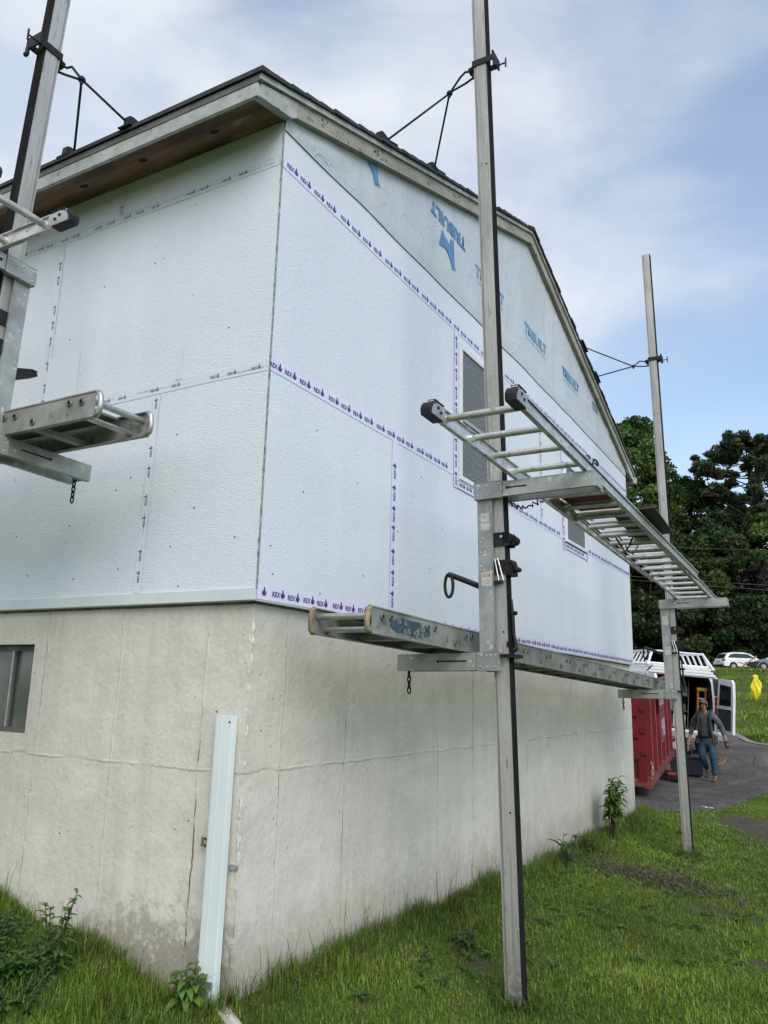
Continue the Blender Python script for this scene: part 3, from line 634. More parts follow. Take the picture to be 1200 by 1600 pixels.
# ---- roof
m_sh = mk("asphalt_shingle", (.030, .034, .040), (.055, .058, .062), 9, .9, bump=.5, bscale=120, c3=(.016, .017, .02), s3=50)
mb = MB(); NC = 31
def slope_pt(side, s):            # s: horizontal distance from the eave edge
    y = -.315 + s
    z = 2.765 + RS * (s - .015)
    return (y if side == 0 else L - y, z)
SW = L / 2 + .315
for side in (0, 1):
    for k in range(NC):
        s0, s1 = SW * k / NC - .02, SW * (k + 1) / NC
        (y0, z0), (y1, z1) = slope_pt(side, max(0, s0)), slope_pt(side, s1)
        jx = random.uniform(-.006, .008); t0 = .011 + random.uniform(-.002, .004)
        z0 += .006; z1 += .001
        pts = [(y0, z0 - .02), (y0, z0 + t0 * .5), (y1, z1), (y1, z1 - .02)]
        nseg = 24
        vs = []
        for i in range(nseg + 1):
            x = .083 + jx + (-HW - .1 - .083) * i / nseg
            wob = .005 * mnoise.noise(Vector((x * 3.0, k * 5.1, side)))
            vs += [(x, p[0], p[1] + (wob if q in (1, 2) else 0)) for q, p in enumerate(pts)]
        fs = [(i * 4 + q, i * 4 + (q + 1) % 4, i * 4 + 4 + (q + 1) % 4, i * 4 + 4 + q) for i in range(nseg) for q in range(4)] + [(3, 2, 1, 0), tuple(nseg * 4 + q for q in range(4))]
        mb.add(vs, fs)
# ridge caps
for k in range(60):
    x0 = .085 - k * .2
    mb.add([(x0, L / 2 - .13, rtop(L / 2 - .13) + .012), (x0, L / 2, rtop(L / 2) + .018), (x0, L / 2 + .13, rtop(L / 2 - .13) + .012), (x0 - .21, L / 2 - .13, rtop(L / 2 - .13) + .004), (x0 - .21, L / 2, rtop(L / 2) + .010), (x0 - .21, L / 2 + .13, rtop(L / 2 - .13) + .004)], [(0, 1, 4, 3), (1, 2, 5, 4)])
roof = part(mb, "roof", m_sh, house); roof['label'] = "low pitched roof of dark grey asphalt shingles"
m_wtrim = mk("weathered_white_trim", (.44, .455, .45), (.33, .34, .325), 7, .65, bump=.15, c3=(.21, .21, .19), s3=20)
m_beige = mk("aged_beige_board", (.335, .33, .29), (.25, .245, .21), 5, .75, bump=.25, bscale=30, stretch=(1, .35, 1), c3=(.13, .12, .095), s3=26)
m_rot = mk("rot_hole", (.015, .013, .010), None, rough=.95)
def rake(a, b_, x0, x1, y0, y1, side):
    """board following the rake; a, b_ = offsets below the roof top"""
    pts = []
    f = (lambda y: y) if side == 0 else (lambda y: L - y)
    z0, z1 = 2.765 + RS * (y0 + .3), 2.765 + RS * (y1 + .3)
    return [(f(y0), z0 - a), (f(y1), z1 - a), (f(y1), z1 - b_), (f(y0), z0 - b_)], x0, x1
for side in (0, 1):
    mb = MB()
    cuts = [.055, 1.72, L / 2] if side == 0 else [.055, L / 2]
    for y0, y1 in zip(cuts[:-1], cuts[1:]):
        p, a, b_ = rake(.056, .158, 0.0, .048, y0 + .0015, y1 - .0015, side); mb.prism(p, 'x', a, b_)
    if side == 0:
        for q in range(46):        # rotten pock marks in the old board
            c = random.choice([(.30, .5), (.95, 1.0), (.95, 1.0), (1.02, 1.0), (.55, .6), (2.2, .6)])
            y = c[0] + random.gauss(0, .07 if c[1] == 1 else .04); r = random.choice([.003, .004, .006, .009]) * (1 if c[1] == 1 else .9)
            z = 2.765 + RS * (y + .3) - random.uniform(.075, .145)
            mb.cyl((.0455, y, z), (.0492, y, z), r, 6, 1)
    rb = part(mb, "rake_board", [m_beige, m_rot], house); 
    rb['label'] = "aged beige rake board" + (" pocked with rot holes" if side == 0 else " on the far slope")
    p, a, b_ = rake(.020, .054, 0.0, .066, -.30, L / 2, side)
    part(MB().prism(p, 'x', a, b_), "rake_trim", m_wtrim, house)
    # bird box end board
    zz = 2.765
    p = [(-.275, 2.625), (-.275, 2.705), (.052, 2.765 + RS * .352 - .057), (.052, 2.765 + RS * .352 - .159), (.0, 2.690)]
    if side: p = [(L - y, z) for y, z in p]
    part(MB().prism(p, 'x', 0.001, .050), "eave_return", m_wtrim, house)
    ya, yb = (-.298, -.276) if side == 0 else (L + .276, L + .298)
    part(MB().box((-HW - .05, ya, 2.618), (.046, yb, 2.70)), "fascia_board", m_wtrim, house)
    yc, yd = (-.302, -.28) if side == 0 else (L + .28, L + .302)
    part(MB().box((-HW - .05, yc, 2.702), (.060, yd, 2.742)), "drip_edge", mk("dark_drip", (.13, .135, .13), (.08, .085, .085), 8, .6), house)
    # soffit
    m_sof = mk("brown_plywood", (.215, .120, .070), (.060, .034, .020), 2.3, .8, bump=.2, stretch=(.5, 2.5, 1), c3=(.30, .215, .13), s3=5)
    mb = MB(); f = (lambda y: y) if side == 0 else (lambda y: L - y)
    mb.prism([(f(-.276), 2.626), (f(-.001), 2.690), (f(-.001), 2.705), (f(-.276), 2.641)], 'x', -HW, -.002, 0)
    if side == 0:
        for x, y in ((-.38, -.15), (-.93, -.16), (-1.46, -.15), (-2.1, -.14)):
            z = 2.626 + (y + .276) * .2327
            ang = [2 * math.pi * q / 14 for q in range(14)]
            mb.add([(x + .034 * math.cos(a) * random.uniform(.8, 1.1), y + .021 * math.sin(a), z - .0012 + .021 * math.sin(a) * .2327) for a in ang], [tuple(range(14))], 1)
    part(mb, "soffit", [m_sof, mk("knot_dark", (.012, .007, .005), None, rough=.9)], house)
# short gutter stub at the far eave
part(MB().box((-1.2, L + .30, 2.60), (.075, L + .40, 2.70)), "gutter_end", m_wtrim, house, bevel=.01)
# conduit clip on the basement corner
part(MB().box((-.085, FY - .010, -1.245), (-.040, FY - .001, -1.222)).cyl((-.050, FY - .014, -1.233), (-.050, FY - .009, -1.233), .007, 8), "wall_clip", m_alu, house)
part(MB().tube([(-.232, FY - .006, -1.13), (-.240, FY - .03, -1.12), (-.236, FY - .035, -1.15), (-.226, FY - .02, -1.155)], .008, 6), "rusty_bolt", mk("rust", (.16, .13, .10), (.09, .075, .06), 30, .9), house)

# ------------------------------------------------------------------ trim piece leaning at the corner, plank on the grass
m_pale = mk("pale_aqua_metal", (.66, .735, .745), (.60, .69, .70), 3, .45, stretch=(2, 2, .4), bump=.04)
zb_ = g1(-.11, -.02) - .02; 
tp = empty("trim_panel", (-.125, -.03, zb_), (rad(-1.2), rad(-.7), 0)); tag(tp, "pale aqua metal trim panel standing on end against the concrete corner", "trim panel")
hT = -.555 - zb_
mb = MB().box((-.050, .0, 0), (.040, .012, hT)).box((-.062, .004, 0), (-.050, .042, hT - .003)).box((.040, .004, 0), (.047, .034, hT - .002)).box((-.022, -.0025, 0), (-.018, -.0002, hT))
mb.build("panel", m_pale, tp, bevel=.002)
MB().cyl((.030, -.003, hT - .03), (.030, -.0002, hT - .03), .005, 8).build("screw_hole", mk("hole_black", (.01, .01, .01), None, rough=.9), tp)
MB().box((-.045, -.014, .10), (.036, -.003, .125)).build("clip", m_alu, tp)
pb = MB().box((-.13, -.03, 0), (.30, .03, .022)).build("white_plank", mk("plank_white", (.55, .54, .49), (.36, .34, .28), 9, .8, bump=.3, stretch=(.4, 3, 1), bscale=40), None, loc=(.00, -.06, g1(.0, -.06) - .012), bevel=.003)
pb.rotation_euler = (rad(4), rad(4), rad(-30)); tag(pb, "weathered white plank lying in the grass at the corner", "plank")

# ------------------------------------------------------------------ pump jack poles
m_pole = mk("pole_aluminium", (.50, .495, .465), (.36, .36, .335), 3.0, .48, metal=.55, stretch=(3, 3, .35), bump=.12, bscale=70, r2=.6, c3=(.27, .26, .23), s3=16)
_g = G(m_pole.node_tree); _b = m_pole.node_tree.nodes['Principled BSDF']; _o = _g.obj(); _c = _b.inputs['Base Color'].links[0].from_socket
_sp = _g.rng(_g.noise(_g.map(_o, (1, 1, .8), (3, 3, 0)), 60, 3, .6), .66, .70); _c = _g.mix(_g.m('MULTIPLY', _sp, .8), _c, (.72, .72, .70)); _mud = _g.m('MULTIPLY', _g.rng(_g.xyz(_o)[2], .0, .35, 1, 0), _g.rng(_g.noise(_o, 30, 5), .40, .62)); _c = _g.mix(_g.m('MULTIPLY', _mud, .75), _c, (.12, .095, .06)); _ln = _g.rng(_g.noise(_g.map(_o, (70, 70, 1.4)), 1, 4, .6), .58, .66); _c = _g.mix(_g.m('MULTIPLY', _ln, .45), _c, (.22, .22, .205)); _g.put(_b.inputs['Base Color'], _c)
m_pole2 = mk("pole_groove", (.34, .345, .34), (.25, .25, .25), 6, .5, metal=.6, stretch=(3, 3, .3))
m_rub = mk("black_rubber", (.010, .010, .012), (.022, .022, .025), 12, .8, bump=.35, bscale=60, stretch=(1, 1, .3), spec=.2)
m_galv = mk("galvanised_steel", (.44, .455, .445), (.30, .315, .305), 5, .5, metal=.6, bump=.08, r2=.62, c3=(.60, .61, .60), s3=30)
m_blkst = mk("black_steel", (.009, .009, .010), (.02, .02, .021), 20, .55, bump=.1, spec=.3)
m_slot = mk("slot_black", (.008, .008, .008), None, rough=.9)
m_bolt = mk("zinc_bolt", (.55, .55, .54), (.4, .4, .4), 30, .35, metal=.8)
m_deck = mk("worn_aluminium", (.36, .365, .34), (.23, .235, .215), 5, .52, metal=.45, bump=.15, bscale=45, stretch=(1, 1, 1), c3=(.16, .155, .13), s3=12)
PL = 6.97
def make_pole():
    r = empty("pump_jack_pole")
    mb = MB().box((-.030, -.040, 0), (.031, .040, PL), 0)
    mb.box((-.0425, -.036, 0), (-.0302, .036, PL), 1).box((-.047, -.040, 0), (-.0427, .040, PL), 0)
    mb.box((-.012, -.0415, 0), (-.006, -.0402, PL), 0).box((-.012, .0402, 0), (-.006, .0415, PL), 0)
    for s in (-1, 1): mb.box((.0312, s * .040, 0), (.041, s * .034, PL), 0)
    mb.build("pole", [m_pole, m_pole2], r)
    for q in (.95, 1.9, 3.05, 4.9):
        MB().cyl((.018, -.0425, q), (.018, -.0402, q), .0055, 8).build("pin_hole", m_slot, r)
    mb = MB().box((.0314, -.0335, 0), (.046, .0335, PL))
    for k in range(7): mb.box((.0462, -.030 + k * .009, 0), (.0485, -.0265 + k * .009, PL))
    mb.build("rubber_strip", m_rub, r)
    return r
def place_axis(o, base, top, rz=0.0):
    """z axis from base to top, rz = turn about it"""
    d = (Vector(top) - Vector(base)).normalized()
    x = Matrix.Rotation(rz, 3, 'Z') @ Vector((1, 0, 0)); x = (x - d * x.dot(d)).normalized(); y = d.cross(x)
    o.rotation_euler = Matrix((x, y, d)).transposed().to_euler(); o.location = base
poles = []
def pole_dir(base, lean, wall): return Vector(base) + Vector((wall[0] * lean, wall[1] * lean, 1)) * 6
B2 = (.876, 1.19, -1.985); B3 = (.895, 6.24, -2.055); B1 = (-1.125, -.925, -1.68)
pr = make_pole(); place_axis(pr, B2, pole_dir(B2, .0305, (-1, 0))); tag(pr, "near aluminium pump jack pole with black rubber strip standing in the lawn by the gable", "scaffold pole", "pump jack poles round the house")
p3 = copy_tree(pr); place_axis(p3, B3, pole_dir(B3, .0165, (-1, 0))); p3['label'] = "far aluminium pump jack pole standing in the lawn near the driveway"
p1 = copy_tree(pr); place_axis(p1, B1, pole_dir(B1, .042, (0, 1)), rad(-90)); p1['label'] = "aluminium pump jack pole before the front wall beside the eave"
def pole_at(base, lean, wall, z):
    t = z - base[2]; return (base[0] + wall[0] * lean * t, base[1] + wall[1] * lean * t, z)

# ------------------------------------------------------------------ pump jacks (origin: pole centre at the top of the lower arm)
m_stk = mk("sticker_white", (.56, .58, .54), (.46, .48, .44), 20, .5); m_stkr = mk("sticker_print", (.42, .20, .15), (.55, .42, .36), 40, .5); m_stkl = mk("sticker_line", (.10, .11, .10), None, rough=.6)
def rivets(mb, pts, y, s, r=.006, mi=0):
    for x, z in pts: mb.ball((x, y + s * .0, z), r, mi, sc=(1, .55, 1))
HJ = .97
def make_jack():
    r = empty("pump_jack")
    mb = MB()
    for s in (-1, 1):
        y0, y1 = s * .050, s * .054
        mb.box((-.112, y0, -.10), (-.022, y1, HJ))                                  # side sheets
        mb.box((-.1135, s * .030, -.10), (-.1122, s * .0538, HJ)).box((-.0218, s * .0502, -.10), (-.019, s * .0605, HJ))
    mb.box((-.112, -.0298, -.06), (-.108, .0298, HJ - .1))
    mb.box((-.1085, -.0558, .60), (-.0225, -.0542, .605), 1); rivets(mb, [(-.098, .63), (-.098, .57), (-.05, .585), (-.098, .49)], -.0545, -1, .0065, 1); mb.build("frame", [m_galv, m_bolt], r)
    # arms: two bars either side of the pole
    for (nm, x0, x1, za, zb2, px0, px1, slot) in (("lower_arm", -.625, -.113, -.095, 0.0, -.113, .010, (-.36, -.185)), ("upper_arm", .056, .585, HJ - .088, HJ, -.116, .054, (.085, .20))):
        mb = MB()
        for s in (-1, 1):
            mb.box((x0, s * .056, za), (x1, s * .082, zb2)) 
            mb.box((min(x0, px0), s * .0545, za + .006), (max(x1, px1) if nm == "lower_arm" else px1, s * .0558, zb2 - .006))
            mb.box((x0 + .004, s * .0822, za - .0), (x1 - .004, s * .0838, za + .007)).box((x0 + .004, s * .0822, zb2 - .007), (x1 - .004, s * .0838, zb2))
        xe = x0 if nm == "lower_arm" else x1
        e = -1 if nm == "lower_arm" else 1
        mb.box((xe - e * .012, -.0558, za + .01), (xe, .0558, zb2 - .01))
        zc = (za + zb2) / 2 + .004
        for s in (-1, 1):
            mb.box((slot[0], s * .0835, zc - .004), (slot[1], s * .0843, zc + .004), 1).cyl((slot[0], s * .083, zc), (slot[0], s * .0865, zc), .008, 8, 1)
        arm = mb.build(nm, [m_galv, m_slot], r, bevel=.0015)
        xs_ = (px0 + .018, (px0 + px1) / 2 - .01, px1 - .02)
        for s in (-1, 1):
            mb = MB().box((px0, s * .0562, za - .004), (px1, s * .0875, zb2 + .004))
            mb.box((px0 - .002, s * .0560, za - .006), (px0 + .003, s * .0895, zb2 + .006)).box((px0, s * .056, zb2 + .0042), (px1, s * .0895, zb2 + .007))
            rivets(mb, [(xs_[0], zb2 - .016), (xs_[1], zb2 - .016), (xs_[2], zb2 - .014), (xs_[0], za + .016), (xs_[1], za + .016), (xs_[2] , za + .016)], s * .0878, s, .006, 1)
            mb.build("mount_plate", [m_galv, m_bolt], arm)
        if nm == "lower_arm":
            mb = MB(); x = x0 + .035
            def link(mb, c, rx, rz_, turn):
                P = []
                for k in range(12):
                    a = 2 * math.pi * k / 12; u, v = rx * math.cos(a), rz_ * math.sin(a)
                    P.append((c[0] + (u if turn else 0), c[1] + (0 if turn else u), c[2] + v))
                mb.tube(P, .0042, 6, closed=True)
            for k in range(5): link(mb, (x, 0, za + .016 - .031 * k), .0095, .021, k % 2 == 0)
            mb.build("chain", m_blkst, arm)
        else:
            mb = MB(); P = []
            for k in range(22):
                t = k / 21; P.append((.07 + .19 * t, .0 + .03 * math.sin(k * 1.9), za - .028 - .03 * math.sin(math.pi * t) + .012 * math.cos(k * 2.3)))
            mb.tube(P, .005, 5); mb.build("chain", m_blkst, arm)
    # black roller block and pump linkage on the rubber side
    mb = MB()
    for s in (-1, 1): mb.box((-.02, s * .044, .60), (.075, s * .050, .68))
    mb.cyl((.062, -.05, .645), (.062, .05, .645), .032, 16).cyl((.088, -.030, .633), (.088, .030, .633), .026, 14)
    mb.build("roller_block", m_blkst, r); mb = MB()
    for s in (-1, 1): mb.box((-.02, s * .044, .44), (.07, s * .050, .52))
    mb.cyl((.066, -.055, .51), (.066, .055, .51), .014, 10).box((.050, -.045, .43), (.088, .045, .50)).cyl((.10, -.04, .468), (.10, .04, .468), .014, 10).cyl((.09, -.05, .50), (.11, -.03, .455), .009, 8)
    mb.build("roller_block", m_blkst, r)
    MB().cyl((.028, -.0525, .655), (.028, -.049, .655), .008, 10).build("pivot_bolt", m_bolt, r)
    mb = MB().tube([(-.012, -.056, .53), (.012, -.058, .40)], .0042, 6).tube([(.006, -.056, .53), (.040, -.058, .40)], .0042, 6).tube([(.01, -.058, .40), (.042, -.058, .40)], .0042, 6)
    mb.build("link_rod", m_bolt, r)
    mb = MB().box((-.018, -.066, .385), (.035, -.05, .402)).tube([(.060, 0, .30), (.068, 0, .20), (.070, 0, .10), (.085, 0, .02), (.052, 0, .0)], [.008, .010, .010, .012, .012], 7).cyl((.05, 0, .22), (.092, 0, .22), .012, 8)
    for s in (-1, 1): mb.box((-.018, s * .0615, -.028), (.088, s * .067, -.008))
    mb.box((.05, -.06, -.026), (.10, .06, -.010)).box((.046, -.05, .03), (.052, .05, .06))
    mb.build("crank_handle", m_blkst, r)
    # foot pedal with its stirrup
    mb = MB(); mb.box((-.128, -.02, .37), (-.113, .02, .41))
    mb.tube([(-.112, .0, .375), (-.20, -.02, .415), (-.295, -.045, .455), (-.305, -.05, .455)], .0165, 8)
    mb.tube([(-.302 + .026 * math.cos(a), -.05, .392 + .068 * math.sin(a)) for a in [2 * math.pi * k / 16 for k in range(16)]], [.0095] * 16, 7, closed=True)
    mb.build("foot_pedal", m_blkst, r)
    # stickers
    for s in (-1,):
        MB().box((-.093, s * .0547, .70), (-.040, s * .0543, .80)).box((-.090, s * .0551, .7445), (-.043, s * .05475, .7475), 1).box((-.090, s * .0551, .775), (-.06, s * .05475, .777), 1).build("sticker", [m_stk, m_stkl], r)
        MB().box((-.095, s * .0547, .375), (-.030, s * .0543, .455)).box((-.088, s * .0551, .425), (-.04, s * .05475, .445), 1).box((-.09, s * .0551, .405), (-.035, s * .05475, .410), 1).box((-.08, s * .0551, .39), (-.045, s * .05475, .397), 1).build("sticker", [m_stk, m_stkr], r)
    return r
Z2 = -.200; c2 = pole_at(B2, .0305, (-1, 0), Z2)
jk = make_jack(); jk.location = (.812, 1.19, Z2); tag(jk, "galvanised pump jack with slotted arms clamped on the near gable pole", "pump jack", "pump jacks on the poles")
jk.rotation_euler = (0, rad(-1.0), 0)
Z3 = -.335; c3 = pole_at(B3, .0165, (-1, 0), Z3); j3 = copy_tree(jk); j3.location = (c3[0] + .004, 6.24, Z3); j3['label'] = "galvanised pump jack clamped on the far gable pole above the dumpster"
Z1 = .765; c1 = pole_at(B1, .042, (0, 1), Z1); j1 = copy_tree(jk); j1.location = (c1[0], c1[1], Z1); j1.rotation_euler = (0, rad(-1.5), rad(-90)); j1.scale = (1, 1, .95); j1['label'] = "galvanised pump jack on the pole standing before the front wall"
for o in list(j1.children):
    if o.name.startswith("foot_pedal"): bpy.data.objects.remove(o)
MB().box((-.128, -.02, .37), (-.113, .02, .41)).prism([(-.112, .335), (-.112, .405), (-.20, .435), (-.245, .425), (-.25, .41)], 'y', -.035, .035).box((-.24, -.04, .425), (-.205, .04, .437)).build("foot_pedal", m_blkst, j1, bevel=.003)
j1["label"] = "galvanised pump jack on the pole standing before the front wall"

# ------------------------------------------------------------------ roof braces
def make_brace(clamp, wall, knot, feet, label, outer):
    c = Vector(clamp); r = empty("roof_brace", c); w = Vector((wall[0], wall[1], 0)); u = Vector((-wall[1], wall[0], 0))
    X = lambda a, b, z: tuple(w * a + u * b + Vector((0, 0, z)))
    # collar round the pole
    mb = MB(); M0 = Matrix((-w, u, Vector((0, 0, 1)))).transposed().to_4x4(); mb.M = M0
    for s in (-1, 1): mb.box((-.055, s * .0435, -.022), (.095, s * .0475, .022))
    mb.box((-.058, -.047, -.024), (-.053, .047, .024)).box((.088, -.06, -.03), (.100, .06, .04)).box((.094, .03, -.075), (.106, .055, -.02))
    mb.cyl((.07, -.030, -.012), (.155, -.030, -.012), .0055, 7).cyl((.153, -.030, -.045), (.153, -.030, .022), .006, 7).ball((.105, .045, -.07), .014)
    mb.cyl((-.058, 0, -.005), (-.095, 0, -.012), .026, 10)
    mb.box((-.075, -.01, -.07), (-.058, .01, -.02))
    mb.build("clamp", m_blkst, r)
    k = Vector(knot) - c
    A = Vector(X(.095, 0, -.005)); Bp = Vector(X(.066, 0, -.065))
    fe = [Vector(f) - c for f in feet]
    mid = A + (k - A) * .45 + Vector((0, 0, .035))
    MB().tube([A, A + w * .03 + Vector((0, 0, .01)), mid, k, k + (fe[0] - k) * .08, fe[0]], .0075, 7).build("brace_rod", m_blkst, r, smooth=True)
    mid2 = Bp + (k - Bp) * .3 + Vector((0, 0, -.004))
    MB().tube([Bp, mid2, k + u * .006, k + (fe[1] - k) * .08, fe[1]], .0075, 7).build("brace_rod", m_blkst, r, smooth=True)
    MB().ball(tuple(k), .019, sc=(1.2, 1.2, 1)).cyl(tuple(k + Vector((0, 0, .02))), tuple(k - Vector((0, 0, .03))), .010, 8).build("joint", m_blkst, r)
    for f, fw in zip(feet, fe):
        # hinged roof plate: triangular bracket lying on the shingles
        sl = RS if f[1] < L / 2 else -RS
        M_ = Matrix.Translation(fw) @ Matrix.Rotation(math.atan(sl), 4, 'X')
        mb = MB(); mb.M = M_
        mb.box((-.05, -.09, -.004), (.05, .12, .006)); mb.prism([(-.075, .006), (.13, .006), (.07, .025), (-.02, .062), (-.05, .062)], 'x', -.022, .022)
        mb.build("roof_foot", m_blkst, r)
    tag(r, label, "brace", "roof braces holding the poles"); return r
def onroof(x, y): return (x, y, 2.765 + RS * (min(y, L - y) + .30) + .012)
zc = 3.70; c = pole_at(B2, .0305, (-1, 0), zc)
make_brace(c, (-1, 0), (.40, 1.315, 3.70), [onroof(.04, 1.03), onroof(.04, 1.80)], "black steel roof brace from the near gable pole to the shingles", 1)
zc = 3.53; c = pole_at(B3, .0165, (-1, 0), zc)
make_brace(c, (-1, 0), (.56, 6.26, 3.50), [onroof(.06, 5.80), onroof(.06, 6.36)], "black steel roof brace from the far gable pole to the roof edge", 1)
zc = 3.03; c = pole_at(B1, .042, (0, 1), zc)
make_brace(c, (0, 1), (-1.02, -.575, 2.935), [onroof(-.92, -.25), onroof(-1.48, -.235)], "black steel roof brace from the front wall pole to the eave", 1)

# ------------------------------------------------------------------ lower walk planks (aluminium stages)
m_rivn = mk("rung_end", (.20, .205, .19), (.12, .12, .11), 20, .5, metal=.4); m_loop = mk("worn_end_loop", (.30, .25, .17), (.20, .15, .09), 18, .8, bump=.4, bscale=60, c3=(.42, .40, .34), s3=30); m_bluep = mk("blue_paint", (.030, .055, .085), (.045, .075, .105), 18, .7, c3=(.16, .18, .17), s3=34)
def make_plank(ln, w, loops, spray):
    """along +Y from 0, rails at x=-w..0, z from 0"""
    r = empty("walk_plank"); H = .125
    for x0 in (-.026, -w):
        s = 1 if x0 == -.026 else -1
        mb = MB(); xo = x0 + .026 if s == 1 else x0
        mb.box((xo - s * .004, .01, .0), (xo, ln, H)).box((xo - s * .026, .01, -.0), (xo - s * .0042, ln, .005)).box((xo - s * .026, .01, H - .005), (xo - s * .0042, ln, H))
        mb.box((xo, .01, H - .006), (xo + s * .004, ln, H + .001)).box((xo, .01, -.001), (xo + s * .004, ln, .006))
        # rung ends swaged through the rail, in two staggered rows
        y = .10; k = 0
        while y < min(ln, 8) - .05:
            z = (.082, .088, .035)[k % 3]
            mb.tube([(xo + s * .004, y + .0145 * math.cos(a), z + .0145 * math.sin(a)) for a in [2 * math.pi * q / 12 for q in range(12)]], .0042, 5, 1, closed=True)
            mb.cyl((xo + s * .0005, y, z), (xo + s * .0025, y, z), .011, 10, 2)
            y += (.085, .255, .14)[k % 3]; k += 1
        rail = mb.build("side_rail", [m_deck, m_rivn, m_slot], r)
        # end loop of the rail
        mb = MB().tube([(xo - s * .012, .012, .004), (xo - s * .012, -.010, .018), (xo - s * .012, -.016, .06), (xo - s * .012, -.010, H - .022), (xo - s * .012, .012, H - .004)], .0135, 7)
        mb.build("end_loop", m_loop if loops else m_alu, rail, smooth=True)
        if spray and s == 1:
            RG = random.Random(3); bm_ = MB(); ang = [2 * math.pi * q / 26 for q in range(26)]
            pts = [(xo + .0012, .40 + (.21 + RG.uniform(-.012, .02)) * math.cos(a) * (abs(math.cos(a)) ** -.25 if abs(math.cos(a)) > .2 else 1), .060 + (.040 + RG.uniform(-.006, .006)) * math.sin(a)) for a in ang]
            bm_.add(pts, [tuple(range(26))])
            for q in range(15):
                y, z = .24 + RG.random() * .32, .032 + RG.random() * .06
                bm_.tube([(xo + .002, y + .010 * math.cos(a), z + .012 * math.sin(a)) for a in [2 * math.pi * t / 10 for t in range(10)]], .0026, 5, 1, closed=True)
            bm_.build("paint_patch", [m_bluep, mk("ring_grey", (.26, .29, .29), (.16, .18, .19), 40, .6)], rail)
    MB().box((-w + .027, .20, H - .022), (-.027, ln, H - .010)).build("deck", mk("deck_dark", (.20, .20, .18), (.13, .13, .115), 7, .6, metal=.3, bump=.2), r)
    y = .45
    while y < ln - .1: MB().box((-w + .005, y, .008), (-.005, y + .045, .034)).build("cross_bar", m_deck, r); y += .42
    MB().cyl((-w + .006, .05, .085), (-.006, .05, .085), .016, 12).build("rung", m_alu, r); MB().cyl((-w + .006, .13, .03), (-.006, .13, .03), .014, 10).build("rung", m_alu, r)
    return r
pk = make_plank(7.25, .335, True, True); pk.location = (.61, .075, -.176 + .003); 
pk.rotation_euler = (math.atan2((Z3 - Z2), 5.05), 0, rad(-.0)); tag(pk, "long worn aluminium walk plank with a blue paint patch on the gable pump jacks", "walk plank", "walk planks on the lower arms")
zz = Z2 + (.075 - 1.19) * (Z3 - Z2) / 5.05 + .005; pk.location = (.61, .075, zz)
pk1 = make_plank(6.2, .335, False, False); pk1.location = (-.40, -.40, Z1 + .004); tag(pk1, "worn aluminium walk plank seen from below beside the front wall", "walk plank", "walk planks on the lower arms")
pk1.rotation_euler = (0, 0, rad(90))

# ------------------------------------------------------------------ ladders on the upper arms
m_lad = mk("ladder_aluminium", (.68, .68, .66), (.50, .50, .48), 9, .38, metal=.7, bump=.08, r2=.52, c3=(.30, .29, .27), s3=26)
m_ladk = mk("ladder_dark", (.12, .125, .12), (.20, .20, .19), 14, .5, metal=.5)
def ladder_section(r, w, y0, y1, z, foot, ang, nm, first=.16):
    """rails along +Y at x=0 and x=w (outer faces), I-shaped; returns the section mesh parts under r"""
    H, T = .076, .026
    Mx = Matrix.Translation((0, y0, z)) @ Matrix.Rotation(ang, 4, 'X')
    ln = y1 - y0
    for x0, s in ((0, 1), (w, -1)):
        mb = MB(); mb.M = Mx
        xa = x0 + s * .010
        mb.box((xa, 0, .0), (xa + s * .003, ln, H)).box((x0, 0, 0), (x0 + s * T, ln, .004), 0).box((x0, 0, H - .004), (x0 + s * T, ln, H)).box((x0, 0, .004), (x0 + s * .0025, ln, .012)).box((x0, 0, H - .012), (x0 + s * .0025, ln, H - .004))
        rail = mb.build("side_rail", m_lad, r)
        if foot:
            mb = MB(); mb.M = Mx
            xc = x0 + s * T / 2
            mb.box((xc - .026, -.054, -.011), (xc + .026, .075, -.0015), 1, .003)
            for q in (xc - .0215, xc + .0165): mb.prism([(-.03, -.001), (.085, -.001), (.11, .03), (.10, .062), (.03, .068), (-.022, .05), (-.04, .02)], 'x', q, q + .005, 0)
            mb.prism([(-.055, -.001), (-.043, -.001), (-.034, .028), (-.020, .050), (-.030, .056), (-.048, .038), (-.058, .018)], 'x', xc - .025, xc + .025, 1)
            mb.box((xc - .020, -.0, H + .0005), (xc + .020, .10, H + .004), 1)
            mb.prism([(.0, .004), (.12, .004), (.12, H - .004), (.03, H - .004), (.0, .05)], 'x', xc - .012, xc + .012, 0)
            for q in ((.03, .045), (.06, .03)): mb.cyl((xc - .026, q[0], q[1]), (xc + .026, q[0], q[1]), .008, 8, 1)
            mb.build("foot", [m_alu, m_blkst], rail)
    y = first
    while y < ln - .04:
        mb = MB(); mb.M = Mx
        mb.tube([(.012, y, .040), (w - .012, y, .040)], .0175, 12)
        for xx in (.014, w - .014): mb.cyl((xx - .005, y, .04), (xx + .005, y, .04), .0225, 12)
        mb.build("rung", m_lad, r); y += .305
ld = empty("extension_ladder", (.912, 0, 0)); tag(ld, "two section aluminium extension ladder laid flat on the upper arms along the gable", "ladder", "ladders lying on the upper pump jack arms")
zA = Z2 + HJ + .010; zB = Z3 + HJ + .009
s1 = (zB - zA) / 5.05
ladder_section(ld, .43, .03, 4.95, zA + (.03 - 1.19) * s1, True, math.atan(s1), "a", .16)
ladder_section(ld, .372 , 2.0, 6.75, zA + (2.0 - 1.19) * s1 + .058, False, math.atan(s1 - .058 / 4.24), "b", .09)
for o in list(ld.children)[-200:]: pass
l1 = empty("extension_ladder", (-.53, 0, 0)); tag(l1, "aluminium ladder laid on the upper arm before the front wall, foot end in view", "ladder", "ladders lying on the upper pump jack arms")
